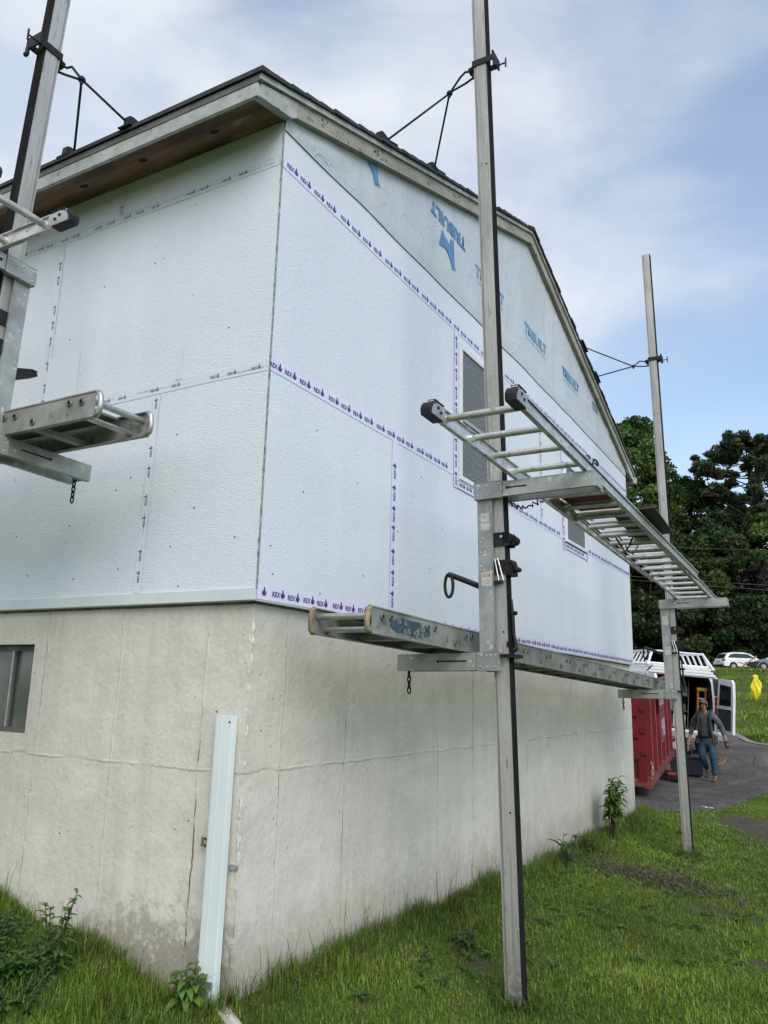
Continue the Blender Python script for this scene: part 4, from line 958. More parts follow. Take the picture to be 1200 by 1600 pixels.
ladder_section(l1, .43, 0.0, 4.9, 0.0, True, 0.0, "c", .16)
l1.location = (-.545, -1.315, Z1 + HJ * .95 + .008); l1.rotation_euler = (0, 0, rad(90))
# hooks of the ladder lashing and a few things riding on the ladder
hk = MB(); 
hk.tube([(0, 0, 0), (.0, .03, .06), (.0, .08, .075), (.0, .13, .07), (0, .145, .055), (0, .13, .035), (0, .06, .035)], .007, 7).tube([(-.03, -.05, .0), (-.03, -.06, .07), (-.03, -.015, .085), (-.03, .02, .075), (-.03, .02, .05)], .006, 7).tube([(0, 0, 0), (-.02, -.03, .005), (-.03, -.05, 0)], .006, 6)
ho = hk.build("lashing_hook", m_blkst, None, loc=(1.345, 1.22, zA + .060)); ho.scale = (.72, .8, .62); tag(ho, "black hooked lashing strap on the ladder rail above the near pump jack", "strap")
m_red = mk("red_plastic", (.55, .06, .045), (.40, .04, .035), 6, .45, c3=(.06, .012, .012), s3=20)
zt = zA + (1.9 - 1.19) * s1 + .080
bx = empty("tool_tray", (1.12, 1.72, zt)); tag(bx, "dark red slatted tool tray riding on the flat ladder beside the gable", "tray")
mb = MB(); mb.box((-.17, 0, 0), (.17, .62, .006)).box((-.17, 0, .006), (-.163, .62, .030)).box((.163, 0, .006), (.17, .62, .030)).box((-.163, 0, .006), (.163, .007, .030)).box((-.163, .613, .006), (.163, .62, .030))
mb.build("tray", m_red, bx); mb = MB()
for k in range(13): mb.box((-.15 + k * .024, .01, -.006), (-.143 + k * .024, .60, -.0005))
mb.build("slats", mk("dark_red_rib", (.10, .018, .016), None, rough=.5), bx)
bd = MB().box((-.12, 0, 0), (.175, .85, .010)).build("dark_board", mk("dark_board", (.035, .030, .032), (.06, .045, .04), 7, .6, c3=(.16, .06, .05), s3=12), None, loc=(1.26, 2.45, zA + (2.45 - 1.19) * s1 + .092))
bd.rotation_euler = (math.atan(s1), rad(-4), rad(2)); tag(bd, "dark thin board lying on the ladder and jutting over its outer rail", "board")
gl = MB(); gl.tube([(1.03, 2.95, 0), (1.08, 2.98, -.10), (1.10, 3.0, -.14), (1.13, 3.03, -.09), (1.15, 3.1, .01)], .007, 6).tube([(1.02, 3.35, 0), (1.04, 3.4, -.07), (1.07, 3.42, -.09), (1.10, 3.5, 0)], .006, 6).tube([(1.03, 2.95, 0), (1.02, 3.1, .012), (1.02, 3.35, 0)], .006, 6)
go = gl.build("rope", mk("dark_rope", (.035, .032, .03), (.07, .06, .05), 60, .9), None, loc=(0, 0, zA + (3.1 - 1.19) * s1 + .062)); tag(go, "dark rope looped through the middle rungs of the gable ladder", "rope")

# ------------------------------------------------------------------ red roll-off dumpster
A_ = Vector((-.52, 11.0, -1.93)); D_ = Vector((-.45, 4.65, 0)); ang = math.atan2(D_.y, D_.x)
dm = empty("dumpster", (A_.x, A_.y, g1(A_.x - .3, A_.y + .5) + .0), (0, rad(-3.0), ang)); tag(dm, "red ribbed steel roll off dumpster behind the house corner", "dumpster")
m_dr = mk("dumpster_red", (.160, .005, .012), (.105, .004, .009), 3.5, .5, bump=.08, c3=(.06, .012, .012), s3=14, stretch=(1, 1, .5)); m_dr2 = mk("dumpster_rib_red", (.50, .15, .15), (.34, .08, .085), 4, .5, c3=(.11, .04, .03), s3=16)
m_rail = mk("scuffed_rail", (.20, .045, .04), (.10, .025, .022), 5, .6, c3=(.26, .20, .17), s3=10)
DL, DW, DH = 4.75, 2.3, 1.62
mb = MB()      # local: +X away along the side, side face y=0 (towards the viewer), body y=0..DW
z0 = .16
mb.box((0, 0, z0 + .14), (DL, .05, z0 + DH)).box((0, DW - .05, z0 + .14), (DL, DW, z0 + DH)).box((.0, .05, z0 + .10), (DL, DW - .05, z0 + .16)).box((DL - .05, .05, z0 + .16), (DL, DW - .05, z0 + DH)).box((0.0, .05, z0 + .16), (.05, DW - .05, z0 + DH))
mb.build("box", m_dr, dm)
mb = MB(); x = .32; ribs = []
while x < DL - .1: mb.prism([(x - .04, 0), (x + .04, 0), (x + .03, -.10), (x - .03, -.10)], 'z', z0 + .14, z0 + DH - .06); mb.box((x - .024, -.104, z0 + .16), (x + .024, -.1002, z0 + DH - .07), 1); ribs.append(x); x += .78
mb.box((-.02, -.09, z0 + DH - .06), (DL, .06, z0 + DH + .05))
mb.build("ribs", [m_dr, m_dr2], dm)
MB().box((-.03, -.10, z0), (DL, .02, z0 + .14)).box((-.03, .02, z0 + .02), (.06, DW, z0 + .14)).build("bottom_rail", m_rail, dm)
mb = MB()
for z in (.45, .80, 1.15): mb.box((-.045, .06, z0 + z), (-.002, .75, z0 + z + .30)).box((-.06, -.05, z0 + z + .08), (.02, .05, z0 + z + .16))
mb.box((-.035, -.03, z0 + .1), (-.002, .10, z0 + DH)); dr = mb.build("door", m_dr, dm)
MB().tube([(-.05, -.10, z0 + .15), (-.06, -.13, z0 + .30), (-.05, -.11, z0 + .42), (.02, -.10, z0 + .30), (-.05, -.10, z0 + .15)], .014, 6).build("latch", mk("latch_steel", (.35, .30, .27), (.15, .09, .07), 20, .6), dr)
mb = MB()
for xx in (.5, DL - .45):
    for yy in (.28, DW - .28): mb.cyl((xx, yy - .09, .085), (xx, yy + .09, .085), .085, 14)
for yy in (.28, DW - .28): mb.box((.1, yy - .05, .06), (DL - .1, yy + .05, z0 + .02))
mb.build("rollers", mk("roller_dark", (.05, .03, .028), (.02, .018, .018), 9, .8), dm)
for (a, w, h, xx, z) in (("CAS", .80, .24, ribs[2] - .10, 1.20), ("98", .62, .34, ribs[2] + .12, .62)):
    tv2, tf2 = fit_text(a, w, h, .02); tb = MB()
    rot = -.18
    tb.add([(xx + p * math.cos(rot) - q * math.sin(rot) * 0, -.0035 - .0 , z0 + z + q + (p - xx * 0) * .0) for p, q in tv2], tf2)
    # faded backing patch and letters sit on a flat plate welded between two ribs
    MBp = MB().box((xx - .06, -.110, z0 + z - .10), (xx + w + .06, -.106, z0 + z + h + .16)); pl = MBp.build("sign_plate", mk("faded_plate", (.20, .055, .07), (.13, .04, .065), 5, .6), dm)
    t3 = MB(); t3.add([(p[0], -.1125, p[2]) for p in tb.v], tb.f); t3.build("lettering", mk("faded_white_paint", (.62, .58, .58), (.40, .30, .32), 25, .6), pl)

# ------------------------------------------------------------------ white van
m_wh = mk("van_white", (.72, .74, .76), (.66, .68, .70), 2, .28, spec=.6); m_in = mk("van_interior", (.020, .022, .026), (.035, .036, .04), 4, .7); m_tyre = mk("tyre", (.014, .014, .015), None, rough=.85); m_rim = mk("rim", (.35, .36, .37), None, rough=.4, metal=.6)
m_cg = glassmat("car_glass", (.010, .014, .018), .06); m_redl = mk("tail_red", (.34, .008, .012), (.22, .004, .008), 20, .2); m_amb = mk("lamp_clear", (.55, .40, .36), None, rough=.2)
VB = Vector((-1.19, 18.05, 0)); vyaw = rad(180 + 21)       # local +Y = forward... set below
van = empty("van", (VB.x, VB.y, g1(VB.x, VB.y + 1) - .0), (rad(2.2), rad(4.0), rad(24))); tag(van, "white cargo van with open rear doors and a white roof rack", "van")
VL, VW = 5.4, 2.0                                            # local: rear face y=0, front +Y, x = -1..1
def vsec(z):   # half width by height (tumblehome)
    return np.interp(z, [.35, .6, 1.0, 1.35, 1.9, 2.05, 2.12], [.94, .99, 1.0, .985, .88, .80, .62])
zs = [.38, .6, 1.0, 1.35, 1.7, 1.92, 2.06, 2.13]
ysl = [0.0, .03, 1.0, 2.5, 3.6]
mb = MB(); prof = [(-vsec(z), z) for z in zs] + [(vsec(z), z) for z in zs[::-1]]
n = len(prof); vs = []
for y in ysl:
    for x, z in prof: vs.append((x, y, z))
for (y, hs) in ((4.3, [.38, .6, 1.0, 1.25, 1.40, 1.46, 1.5, 1.52]), (5.2, [.40, .6, .85, 1.0, 1.08, 1.12, 1.14, 1.15]), (5.4, [.45, .55, .7, .8, .85, .88, .9, .9])):
    for (x, z), zz in zip(prof, hs + hs[::-1]): vs.append((x * (.96 if y < 5.3 else .85), y, zz))
k = len(ysl) + 3
fs = [(i * n + j, i * n + (j + 1) % n, (i + 1) * n + (j + 1) % n, (i + 1) * n + j) for i in range(k - 1) for j in range(n)] + [tuple((k - 1) * n + j for j in range(n))]
mb.add(vs, fs)
# rear ring around the door opening
OX, OZ0, OZ1 = .76, .62, 1.90
inner = [(-OX, OZ0), (-OX, 1.3), (-OX * .93, 1.78), (-OX * .86, OZ1), (OX * .86, OZ1), (OX * .93, 1.78), (OX, 1.3), (OX, OZ0)]
outer_ = [(-.94, .38), (-1.0, 1.1), (-.88, 1.9), (-.62, 2.13), (.62, 2.13), (.88, 1.9), (1.0, 1.1), (.94, .38)]
vs = [(x, -.002, z) for x, z in outer_] + [(x, -.002, z) for x, z in inner]
mb.add(vs, [(i, (i + 1) % 8, 8 + (i + 1) % 8, 8 + i) for i in range(8)])
# header over the doors, crowned with three ribs
for q, (za, zb3, pr_) in enumerate(((1.93, 1.985, .045), (2.0, 2.05, .03), (2.07, 2.12, .015))): mb.box((-.80 + q * .05, -pr_, za), (.80 - q * .05, -.0025, zb3))
body = mb.build("body", m_wh, van, bevel=.012)
mb = MB(); ii = [(x * .99, z) for x, z in inner]
vs = [(x, .01, z) for x, z in ii] + [(x, 3.2, z) for x, z in ii]
mb.add(vs, [(i, (i + 1) % 8, 8 + (i + 1) % 8, 8 + i) for i in range(8)] + [tuple(range(8, 16))]); mb.build("cargo_bay", m_in, body)
MB().box((-.98, -.10, .42), (.98, .03, .60)).build("bumper", mk("bumper_grey", (.42, .43, .44), (.30, .31, .32), 6, .4, metal=.5), van, bevel=.02)
for s in (-1, 1):
    l = MB().prism([(s * .80, 1.00), (s * .985, 1.00), (s * .955, 1.48), (s * .80, 1.46)], 'y', -.035, -.003).build("tail_light", m_redl, van, bevel=.01)
    MB().prism([(s * .82, 1.20), (s * .975, 1.20), (s * .970, 1.25), (s * .82, 1.25)], 'y', -.040, -.036).build("lamp_band", m_amb, l)
    MB().prism([(s * .79, 1.49), (s * .955, 1.49), (s * .87, 1.90), (s * .74, 1.90)], 'y', -.02, -.003).build("pillar_trim", mk("pillar_dark", (.028, .032, .034), None, rough=.4), van)
# open rear doors: hinged at the corners, swung outwards
def vdoor(s, a):
    d = MB(); wd = .80
    def R_(p): # door local: u along the door from hinge, t thickness, z
        u, t, z = p; c, sn = math.cos(a), math.sin(a)
        return (s * (.86 + u * c + t * sn), -.05 - u * sn + t * c, z)
    pr = [(0, .64), (wd, .64), (wd, 1.5), (wd * .96, 1.82), (wd * .86, 1.90), (.05, 1.90)]
    win_ = [(.12, 1.28), (wd - .10, 1.28), (wd - .11, 1.74), (.16, 1.78)]
    vs, fs = [], []
    def ring(t0, t1, prof, mi, m_):
        V = [R_((u, t0, z)) for u, z in prof] + [R_((u, t1, z)) for u, z in prof]; k = len(prof)
        m_.add(V, [tuple(range(k))[::-1], tuple(range(k, 2 * k))] + [(i, (i + 1) % k, k + (i + 1) % k, k + i) for i in range(k)], mi)
    ring(-.03, .03, pr, 0, d); do = d.build("rear_door", m_wh, van, bevel=.008)
    w = MB(); ring(-.034, -.0305, win_, 0, w); ring(.0305, .034, win_, 0, w); w.build("door_glass", m_cg, do)
    i_ = MB(); ring(.0305, .045, [(.08, .72), (wd - .08, .72), (wd - .08, 1.20), (.08, 1.20)], 0, i_); ring(-.045, -.0305, [(.08, .72), (wd - .08, .72), (wd - .08, 1.20), (.08, 1.20)], 0, i_); i_.build("inner_panel", mk("panel_black", (.02, .022, .024), (.05, .05, .052), 5, .6), do)
    return do
vdoor(1, rad(80)); vdoor(-1, rad(95))
for sx in (-1, 1):
    for yy in (.95, 4.35):
        w = MB().cyl((sx * .70, yy, .36), (sx * .955, yy, .36), .36, 22).build("wheel", m_tyre, van); MB().cyl((sx * .956, yy, .36), (sx * .962, yy, .36), .22, 16).build("rim", m_rim, w)
mb = MB()
for y in (.25, 1.6, 3.0): mb.cyl((-.80, y, 2.16), (.80, y, 2.16), .025, 8)
for s in (-1, 1):
    ya, yb = .1, 3.4
    mb.tube([(s * .80, ya, 2.10), (s * .62, ya + .35, 2.48), (s * .62, yb - .3, 2.48), (s * .80, yb, 2.10)], .030, 8); mb.cyl((s * .80, ya, 2.12), (s * .80, yb, 2.12), .025, 8)
    for k in range(6): mb.cyl((s * .79, .45 + k * .5, 2.12), (s * .62, .45 + k * .5, 2.48), .026, 8)
mb.tube([(-.62, .45, 2.48), (.62, .45, 2.48)], .02, 6)
mb.build("roof_rack", m_wh, van)
# cargo seen through the open doors: things of their own
vM = Matrix.Translation(van.location) @ van.rotation_euler.to_matrix().to_4x4()
def invan(name, x, y, z, label, cat):
    o = empty(name, vM @ Vector((x, y, z)), van.rotation_euler); tag(o, label, cat); return o
FZ = .622
o = invan("step_ladder", .60, .30, FZ, "orange fibreglass step ladder standing inside the van's right side", "ladder")
mor = mk("orange_fibre", (.42, .12, .02), (.30, .08, .015), 8, .5)
mb = MB(); mb.box((-.13, 0, 0), (-.09, .05, .95)).box((.05, 0, 0), (.09, .05, .95)).box((-.13, .09, 0), (-.10, .12, .95)).box((.06, .09, 0), (.09, .12, .95)); mb.build("side_rail", mor, o)
mb = MB(); 
for k in range(4): mb.box((-.09, .0, .15 + k * .2), (.05, .05, .18 + k * .2))
mb.build("tread", m_alu, o); MB().box((-.14, -.02, .95), (.10, .13, 1.03)).build("top_cap", mk("yellow_cap", (.48, .33, .03), (.35, .22, .02), 20, .5), o)
o = invan("storage_shelf", -.10, .5, FZ, "dark steel shelf loaded with bins inside the van", "shelf")
mb = MB()
for z in (.0, .40, .78): mb.box((-.45, 0, z), (.42, .35, z + .02))
for x in (-.45, .40): mb.box((x, 0, .02), (x + .02, .02, 1.15)).box((x, .33, .02), (x + .02, .35, 1.15))
mb.build("rack", mk("shelf_grey", (.10, .11, .115), (.06, .065, .07), 9, .5), o)
mb = MB()
for k, (x, z, w_, h_) in enumerate(((-.40, .42, .22, .2), (-.15, .42, .18, .26), (.1, .42, .25, .16), (-.38, .80, .3, .22), (-.02, .80, .2, .3), (.2, .80, .18, .2), (-.35, .02, .3, .25), (.05, .02, .3, .3))): mb.box((x, .01, z + .001), (x + w_, .28, z + h_), k % 4)
mb.build("bins", [mk("bin_teal", (.035, .10, .10), None, rough=.5), mk("bin_grey", (.16, .17, .18), None, rough=.5), mk("bin_brown", (.12, .07, .035), None, rough=.6), mk("bin_white", (.4, .41, .42), None, rough=.5)], o)

# ------------------------------------------------------------------ cars up on the hill
def make_car(name, loc, yaw, paint, label, sedan=False):
    c = empty(name, loc, (0, 0, yaw)); tag(c, label, "car")
    # local: +X forward, length 4.4
    low = [(-2.2, .34), (-2.22, .62), (-2.16, .86), (-2.05, .98), (1.0, 1.0), (1.55, .93), (2.1, .78), (2.22, .56), (2.2, .32)]
    roof_ = [(-2.05, .97), (-1.72, 1.42), (-1.3, 1.52), (-.2, 1.55), (.35, 1.45), (1.12, .99)] if not sedan else [(-1.75, .97), (-1.05, 1.36), (-.6, 1.43), (.1, 1.43), (.45, 1.36), (1.2, .99)]
    def loft(pts, hw, hw2, zmid):
        b_ = MB(); k = len(pts); V = []
        for s in (-1, 1):
            for x, z in pts: V.append((x, s * (hw if z < zmid else hw2), z))
        V2 = [(x, s * (hw - .06 if z < zmid else hw2 - .1), z + .0) for s in (-1, 1) for x, z in pts]
        return V, k
    wh = MB(); k = len(low)
    ring = []
    for y, sc_ in ((-.89, .97), (-.80, 1.0), (.80, 1.0), (.89, .97)):
        for x, z in low: ring.append((x * sc_, y, z if abs(y) < .85 else .36 + (z - .36) * .94))
    wh.add(ring, [(i * k + j, i * k + j + 1, (i + 1) * k + j + 1, (i + 1) * k + j) for i in range(3) for j in range(k - 1)] + [tuple(range(k))[::-1], tuple(range(3 * k, 4 * k))] + [(i * k, (i + 1) * k, (i + 1) * k + k - 1, i * k + k - 1) for i in range(3)])
    kk = len(roof_); ring = []
    for y in (-1, 1):
        for x, z in roof_: ring.append((x, y * np.interp(z, [.95, 1.5], [.80, .60]), z))
    wh.add(ring, [(j, j + 1, kk + j + 1, kk + j) for j in range(kk - 1)] + [tuple(range(kk))[::-1], tuple(range(kk, 2 * kk))])
    bd_ = wh.build("body", paint, c, bevel=.03)
    for s in (-1, 1):
        def sy(z): return s * (np.interp(z, [.95, 1.5], [.80, .60]) + .012)
        prof = [(-1.75, 1.06), (-1.45, 1.36), (-.95, 1.44), (.15, 1.41), (.82, 1.05)] if not sedan else [(-1.2, 1.05), (-.8, 1.32), (.2, 1.36), (.9, 1.05)]
        MB().add([(x, sy(z), z) for x, z in prof] + [(x, sy(z) - s * .03, z) for x, z in prof], [tuple(range(len(prof))), tuple(range(len(prof), 2 * len(prof)))] + [(i, (i + 1) % len(prof), len(prof) + (i + 1) % len(prof), len(prof) + i) for i in range(len(prof))]).build("side_window", m_cg, bd_)
        MB().prism([(s * .55, .80), (s * .88, .78), (s * .88, .95), (s * .62, .93)], 'x', -2.19, -2.06).build("tail_light", m_redl, c)
        MB().prism([(s * .55, .62), (s * .86, .66), (s * .86, .80), (s * .62, .76)], 'x', 2.02, 2.17).build("headlight", m_amb, c)
        for x in (-1.35, 1.35):
            MB().cyl((x, s * .70, .335), (x, s * .895, .335), .385, 20).build("wheel_arch", m_rub, c)
            w = MB().cyl((x, s * .72, .33), (x, s * .905, .33), .33, 20).build("wheel", m_tyre, c); MB().cyl((x, s * .906, .33), (x, s * .912, .33), .20, 12).build("rim", m_rim, w)
        if not sedan: MB().box((.55, s * .84, 1.0), (.72, s * .98, 1.12)).build("mirror", paint, c, bevel=.02)
    if not sedan: MB().add([(-2.052, -.66, 1.02), (-2.052, .66, 1.02), (-1.745, .55, 1.40), (-1.745, -.55, 1.40)], [(0, 1, 2, 3)]).build("rear_window", m_cg, bd_)
    MB().add([(1.08, -.68, 1.03), (1.08, .68, 1.03), (.42, .58, 1.445), (.42, -.58, 1.445)], [(0, 1, 2, 3)]).build("windscreen", m_cg, bd_)
    MB().box((-2.235, -.80, .30), (-2.10, .80, .50)).build("rear_bumper", m_rub, c)
    MB().box((-2.228, -.26, .70), (-2.20, .26, .82)).build("number_plate", mk("plate_pale", (.35, .42, .38), None, rough=.5), c)
    return c
cx, cy = -5.15, 73.2
make_car("hatchback_car", (cx, cy, g1(cx, cy) + .06), rad(38), m_wh, "white hatchback car parked at the top of the hill lawn")
make_car("sedan_car", (-2.35, 73.6, g1(-2.35, 73.6) + .06), rad(196), mk("blue_grey_paint", (.17, .215, .24), (.14, .18, .20), 3, .25, metal=.3), "blue grey car parked nose towards the white hatchback", True)
# barrow with a timber in front of the cars
wb = empty("wheelbarrow", (-4.05, 69.2, g1(-4.05, 69.2)), (0, 0, rad(20))); tag(wb, "dark wheelbarrow on the hill lawn in front of the parked cars", "wheelbarrow")
mb = MB(); mb.prism([(-.45, .62), (.55, .70), (.35, .32), (-.25, .32)], 'y', -.32, .32); mb.build("tray", m_blkst, wb); mb = MB().cyl((.62, -.05, .19), (.62, .05, .19), .19, 16); mb.build("wheel", m_tyre, wb)
mb = MB()
for s in (-1, 1): mb.tube([(.62, s * .08, .19), (-.2, s * .25, .36), (-1.0, s * .30, .62)], .02, 6).tube([(-.15, s * .24, .34), (-.25, s * .26, .0)], .02, 6)
mb.build("handles", m_blkst, wb)
tm = MB().box((-.8, -.07, -.05), (.8, .07, .05)).build("timber", mk("tan_timber", (.33, .20, .10), (.24, .14, .07), 6, .8), None, loc=(-4.2, 68.6, g1(-4.2, 68.6) + .62)); tm.rotation_euler = (0, rad(-38), rad(15)); tag(tm, "tan timber leaning on the wheelbarrow below the parked cars", "timber")

# ------------------------------------------------------------------ yellow bag on a stake
def yellow():
    x0, y0 = .30, 21.9
    zg0 = g1(x0, y0)
    zb2 = -.50
    r = empty("yellow_bag", (x0, y0, zg0)); tag(r, "bright yellow plastic bag draped on a thin stake above the hill lawn", "bag")
    h0 = zb2 - zg0 + .06; H = .70; n, k = 40, 26; vs = []
    for j in range(k + 1):
        t = j / k                      # 0 top .. 1 bottom
        wd = np.interp(t, [0, .05, .12, .3, .5, .62, .8, 1], [.025, .06, .05, .09, .115, .12, .09, .012])
        for i in range(n):
            a = 2 * math.pi * i / n; rr = wd * (1 + .30 * math.sin(3 * a + 6 * t) + .20 * math.sin(5 * a - 9 * t) + .08 * math.sin(9 * a + 14 * t))
            sx = np.interp(t, [0, .12, .5, 1], [-.02, -.01, 0, -.03])
            z = h0 + H * (1 - t) + .06 * math.sin(2 * a + 1) * t * (1 - .3 * t)
            vs.append((sx + rr * math.cos(a), rr * .55 * math.sin(a), z))
    fs = [(j * n + i, j * n + (i + 1) % n, (j + 1) * n + (i + 1) % n, (j + 1) * n + i) for j in range(k) for i in range(n)] + [tuple(range(n)), tuple(range(k * n, k * n + n))]
    MB().add(vs, fs).build("plastic", mk("bright_yellow", (.78, .68, .015), (.60, .50, .008), 7, .4), r, smooth=True)
    MB().cyl((0, .03, -.1), (-.02, .03, h0 + H * .9), .008, 6).build("stake", mk("stake_green", (.04, .06, .025), None, rough=.8), r)
yellow()
# small clutter behind the worker
def spot(x, y): return (x, y, float(zd(np.array([x]), np.array([y]))[0]) + .002)
bg = empty("tool_bag", spot(-.80, 14.55)); tag(bg, "black soft tool bag with a loop handle lying on the driveway by the dumpster", "tool bag")
mb = MB(); mb.box((-.22, -.14, 0), (.22, .14, .20), 0, .05); mb.build("body", m_rub, bg); MB().tube([(-.14, 0, .18), (-.1, -.03, .33), (.06, -.03, .34), (.14, 0, .18)], .016, 7).build("handle", m_blkst, bg); MB().box((.0, -.15, .13), (.16, -.141, .18)).build("patch", m_red, bg)
bn = empty("storage_bin", spot(-.72, 16.2), (0, 0, rad(8))); tag(bn, "dark navy lidded storage tote on the driveway behind the worker", "bin")
mb = MB(); mb.prism([(-.32, 0), (.32, 0), (.35, .34), (-.35, .34)], 'y', -.24, .24); mb.build("tub", mk("navy_plastic", (.020, .024, .040), None, rough=.4), bn, bevel=.02); MB().box((-.37, -.26, .341), (.37, .26, .40)).build("lid", mk("navy_lid", (.03, .034, .05), None, rough=.35), bn, bevel=.015)
cp = empty("air_compressor", (bn.location.x - .10, bn.location.y + .02, bn.location.z + .4015)); tag(cp, "small air compressor with a white round cover standing on the navy tote", "compressor"); cp.scale = (.8, .8, .8)
MB().cyl((-.26, 0, .15), (.26, 0, .15), .13, 16).box((-.2, -.1, 0), (-.15, .1, .06)).box((.15, -.1, 0), (.2, .1, .06)).build("tank", mk("compressor_dark", (.03, .025, .028), None, rough=.4), cp, bevel=.01)
MB().box((-.16, -.11, .25), (.18, .11, .44), 0, .03).build("motor", m_rub, cp); MB().cyl((-.10, -.145, .26), (-.10, -.112, .26), .12, 18).build("cover", mk("cover_white", (.75, .75, .73), (.55, .56, .55), 10, .4), cp); MB().box((.17, -.13, .12), (.22, -.10, .42)).build("handle", mk("handle_tan", (.45, .33, .2), None, rough=.5), cp)
bk = empty("bucket", spot(-.13, 16.75)); tag(bk, "dull brown plastic bucket standing on the driveway behind the worker", "bucket")
mb = MB(); V = []
for rr, z in ((.12, 0), (.15, .33), (.16, .33), (.16, .36), (.14, .36), (.11, .02)):
    V += [(rr * math.cos(2 * math.pi * q / 18), rr * math.sin(2 * math.pi * q / 18), z) for q in range(18)]
mb.add(V, [(i * 18 + j, i * 18 + (j + 1) % 18, (i + 1) * 18 + (j + 1) % 18, (i + 1) * 18 + j) for i in range(5) for j in range(18)] + [tuple(range(90, 108))]); mb.build("pail", mk("bucket_brown", (.16, .11, .075), (.10, .07, .05), 6, .6), bk); MB().tube([(-.155, 0, .33), (-.11, -.10, .24), (0, -.16, .20), (.11, -.10, .24), (.155, 0, .33)], .006, 6).build("handle", m_alu, bk)
# scrap of crumpled foil on the soil
sc_ = MB(); V = []
for k in range(10): V.append((.02 * k + random.uniform(-.01, .01), -.012 * k + random.uniform(-.015, .015), .01 + random.uniform(0, .02))); V.append((.02 * k, -.012 * k + .03, .012 + random.uniform(0, .02)))
sc_.add(V, [(2 * k, 2 * k + 2, 2 * k + 3, 2 * k + 1) for k in range(9)])
so_ = sc_.build("scrap_strip", mk("scrap_white", (.62, .63, .62), None, rough=.4), None, loc=(.50, 9.75, float(zd(np.array([.5]), np.array([9.75]))[0]) + .004)); tag(so_, "crumpled white scrap strip lying on the driveway edge", "scrap")

# ------------------------------------------------------------------ the worker
def skin(name, joints, edges, mat, parent, sub=2, root=0, loc=None):
    """joints: [(x,y,z,r)|(x,y,z,rx,ry)]"""
    me = bpy.data.meshes.new(name); me.from_pydata([j[:3] for j in joints], edges, []); me.update()
    o = bpy.data.objects.new(name, me); COL.objects.link(o)
    md = o.modifiers.new("skin", 'SKIN'); md.use_smooth_shade = True; md.branch_smoothing = .6
    sv = me.skin_vertices[0].data
    for i, j in enumerate(joints):
        sv[i].radius = (j[3], j[4] if len(j) > 4 else j[3]); sv[i].use_root = (i == root)
    if sub: o.modifiers.new("sub", 'SUBSURF').levels = sub; o.modifiers["sub"].render_levels = sub
    dg = bpy.context.evaluated_depsgraph_get(); m2 = bpy.data.meshes.new_from_object(o.evaluated_get(dg), depsgraph=dg)
    bpy.data.objects.remove(o); bpy.data.meshes.remove(me)
    m2.name = name; m2.materials.clear(); m2.materials.append(mat)
    for p in m2.polygons: p.use_smooth = True
    ob = bpy.data.objects.new(name, m2); COL.objects.link(ob); ob.parent = parent
    return ob
PX, PY = -.18, 15.5
pe = empty("person", spot(PX, PY), (0, 0, rad(-6))); pe.scale = (.975,) * 3
tag(pe, "person in cap, grey shirt and jeans walking on the driveway, phone in hand", "person")
m_skin = mk("skin", (.34, .17, .11), (.28, .13, .085), 12, .55)
m_shirt = mk("grey_shirt", (.085, .095, .105), (.045, .052, .06), 9, .85, bump=.3, bscale=22); m_jean = mk("blue_jeans", (.025, .065, .115), (.012, .03, .06), 7, .85, bump=.25, bscale=25)
m_strap = mk("navy_strap", (.012, .014, .026), None, rough=.7); m_boot = mk("tan_boot", (.15, .10, .04), (.07, .05, .022), 15, .7); m_cap = mk("faded_cap", (.075, .06, .075), (.12, .09, .085), 16, .85); m_hair = mk("dark_hair", (.02, .015, .012), None, rough=.8)
J = []; E_ = []
def j(*a): J.append(a); return len(J) - 1
def e(a, b): E_.append((a, b))
pel = j(0, 0, .92, .135, .105); sp1 = j(0, .01, 1.08, .13, .10); ch = j(0, -.01, 1.27, .15, .11); up = j(0, -.03, 1.38, .10, .08); nk = j(0, -.075, 1.45, .058, .055); hb = j(0, -.12, 1.52, .070, .078); hd = j(0, -.125, 1.60, .078, .092); tp_ = j(0, -.12, 1.67, .055, .065)
e(pel, sp1); e(sp1, ch); e(ch, up); e(up, nk); e(nk, hb); e(hb, hd); e(hd, tp_)
ns = j(0, -.215, 1.555, .012); e(hd, ns)
arms = {}
for s, el, wr, hn in ((-1, (-.30, .03, 1.12), (-.345, -.06, .885), (-.35, -.09, .82)), (1, (.315, .03, 1.12), (.405, -.07, .90), (.43, -.10, .84))):
    sh = j(s * .165, -.01, 1.375, .050); a1 = j(*[(.5 * (s * .185) + .5 * el[0]), 0, (1.375 + el[2]) / 2, .044]); a2 = j(*el, .044); a3 = j(*wr, .030); a4 = j(*hn, .036, .018)
    e(up, sh); e(sh, a1); e(a1, a2); e(a2, a3); e(a3, a4)
    d = (Vector(hn) - Vector(wr)).normalized(); side = Vector((d.z * -1, 0, d.x)).normalized() if abs(d.z) < .2 else Vector((0, 1, 0))
    lens = (.058, .068, .064, .050)
    for q in range(4):
        b0 = Vector(hn) + side * (q - 1.5) * .017 + d * .028; cur = Vector((-s * .25, -.15, 0))
        f0 = j(*b0, .0088); f1_ = j(*(b0 + d * lens[q] * .55 + cur * .010), .0082); f2_ = j(*(b0 + d * lens[q] + cur * .045), .0070)
        e(a4, f0); e(f0, f1_); e(f1_, f2_)
    t0 = j(*(Vector(hn) - side * .034 + d * .0), .010); t1 = j(*(Vector(hn) - side * .046 + d * .035 + Vector((-s * .012, 0, 0))), .009); e(a4, t0); e(t0, t1)
    arms[s] = (sh, el, wr, hn, d)
legs = []
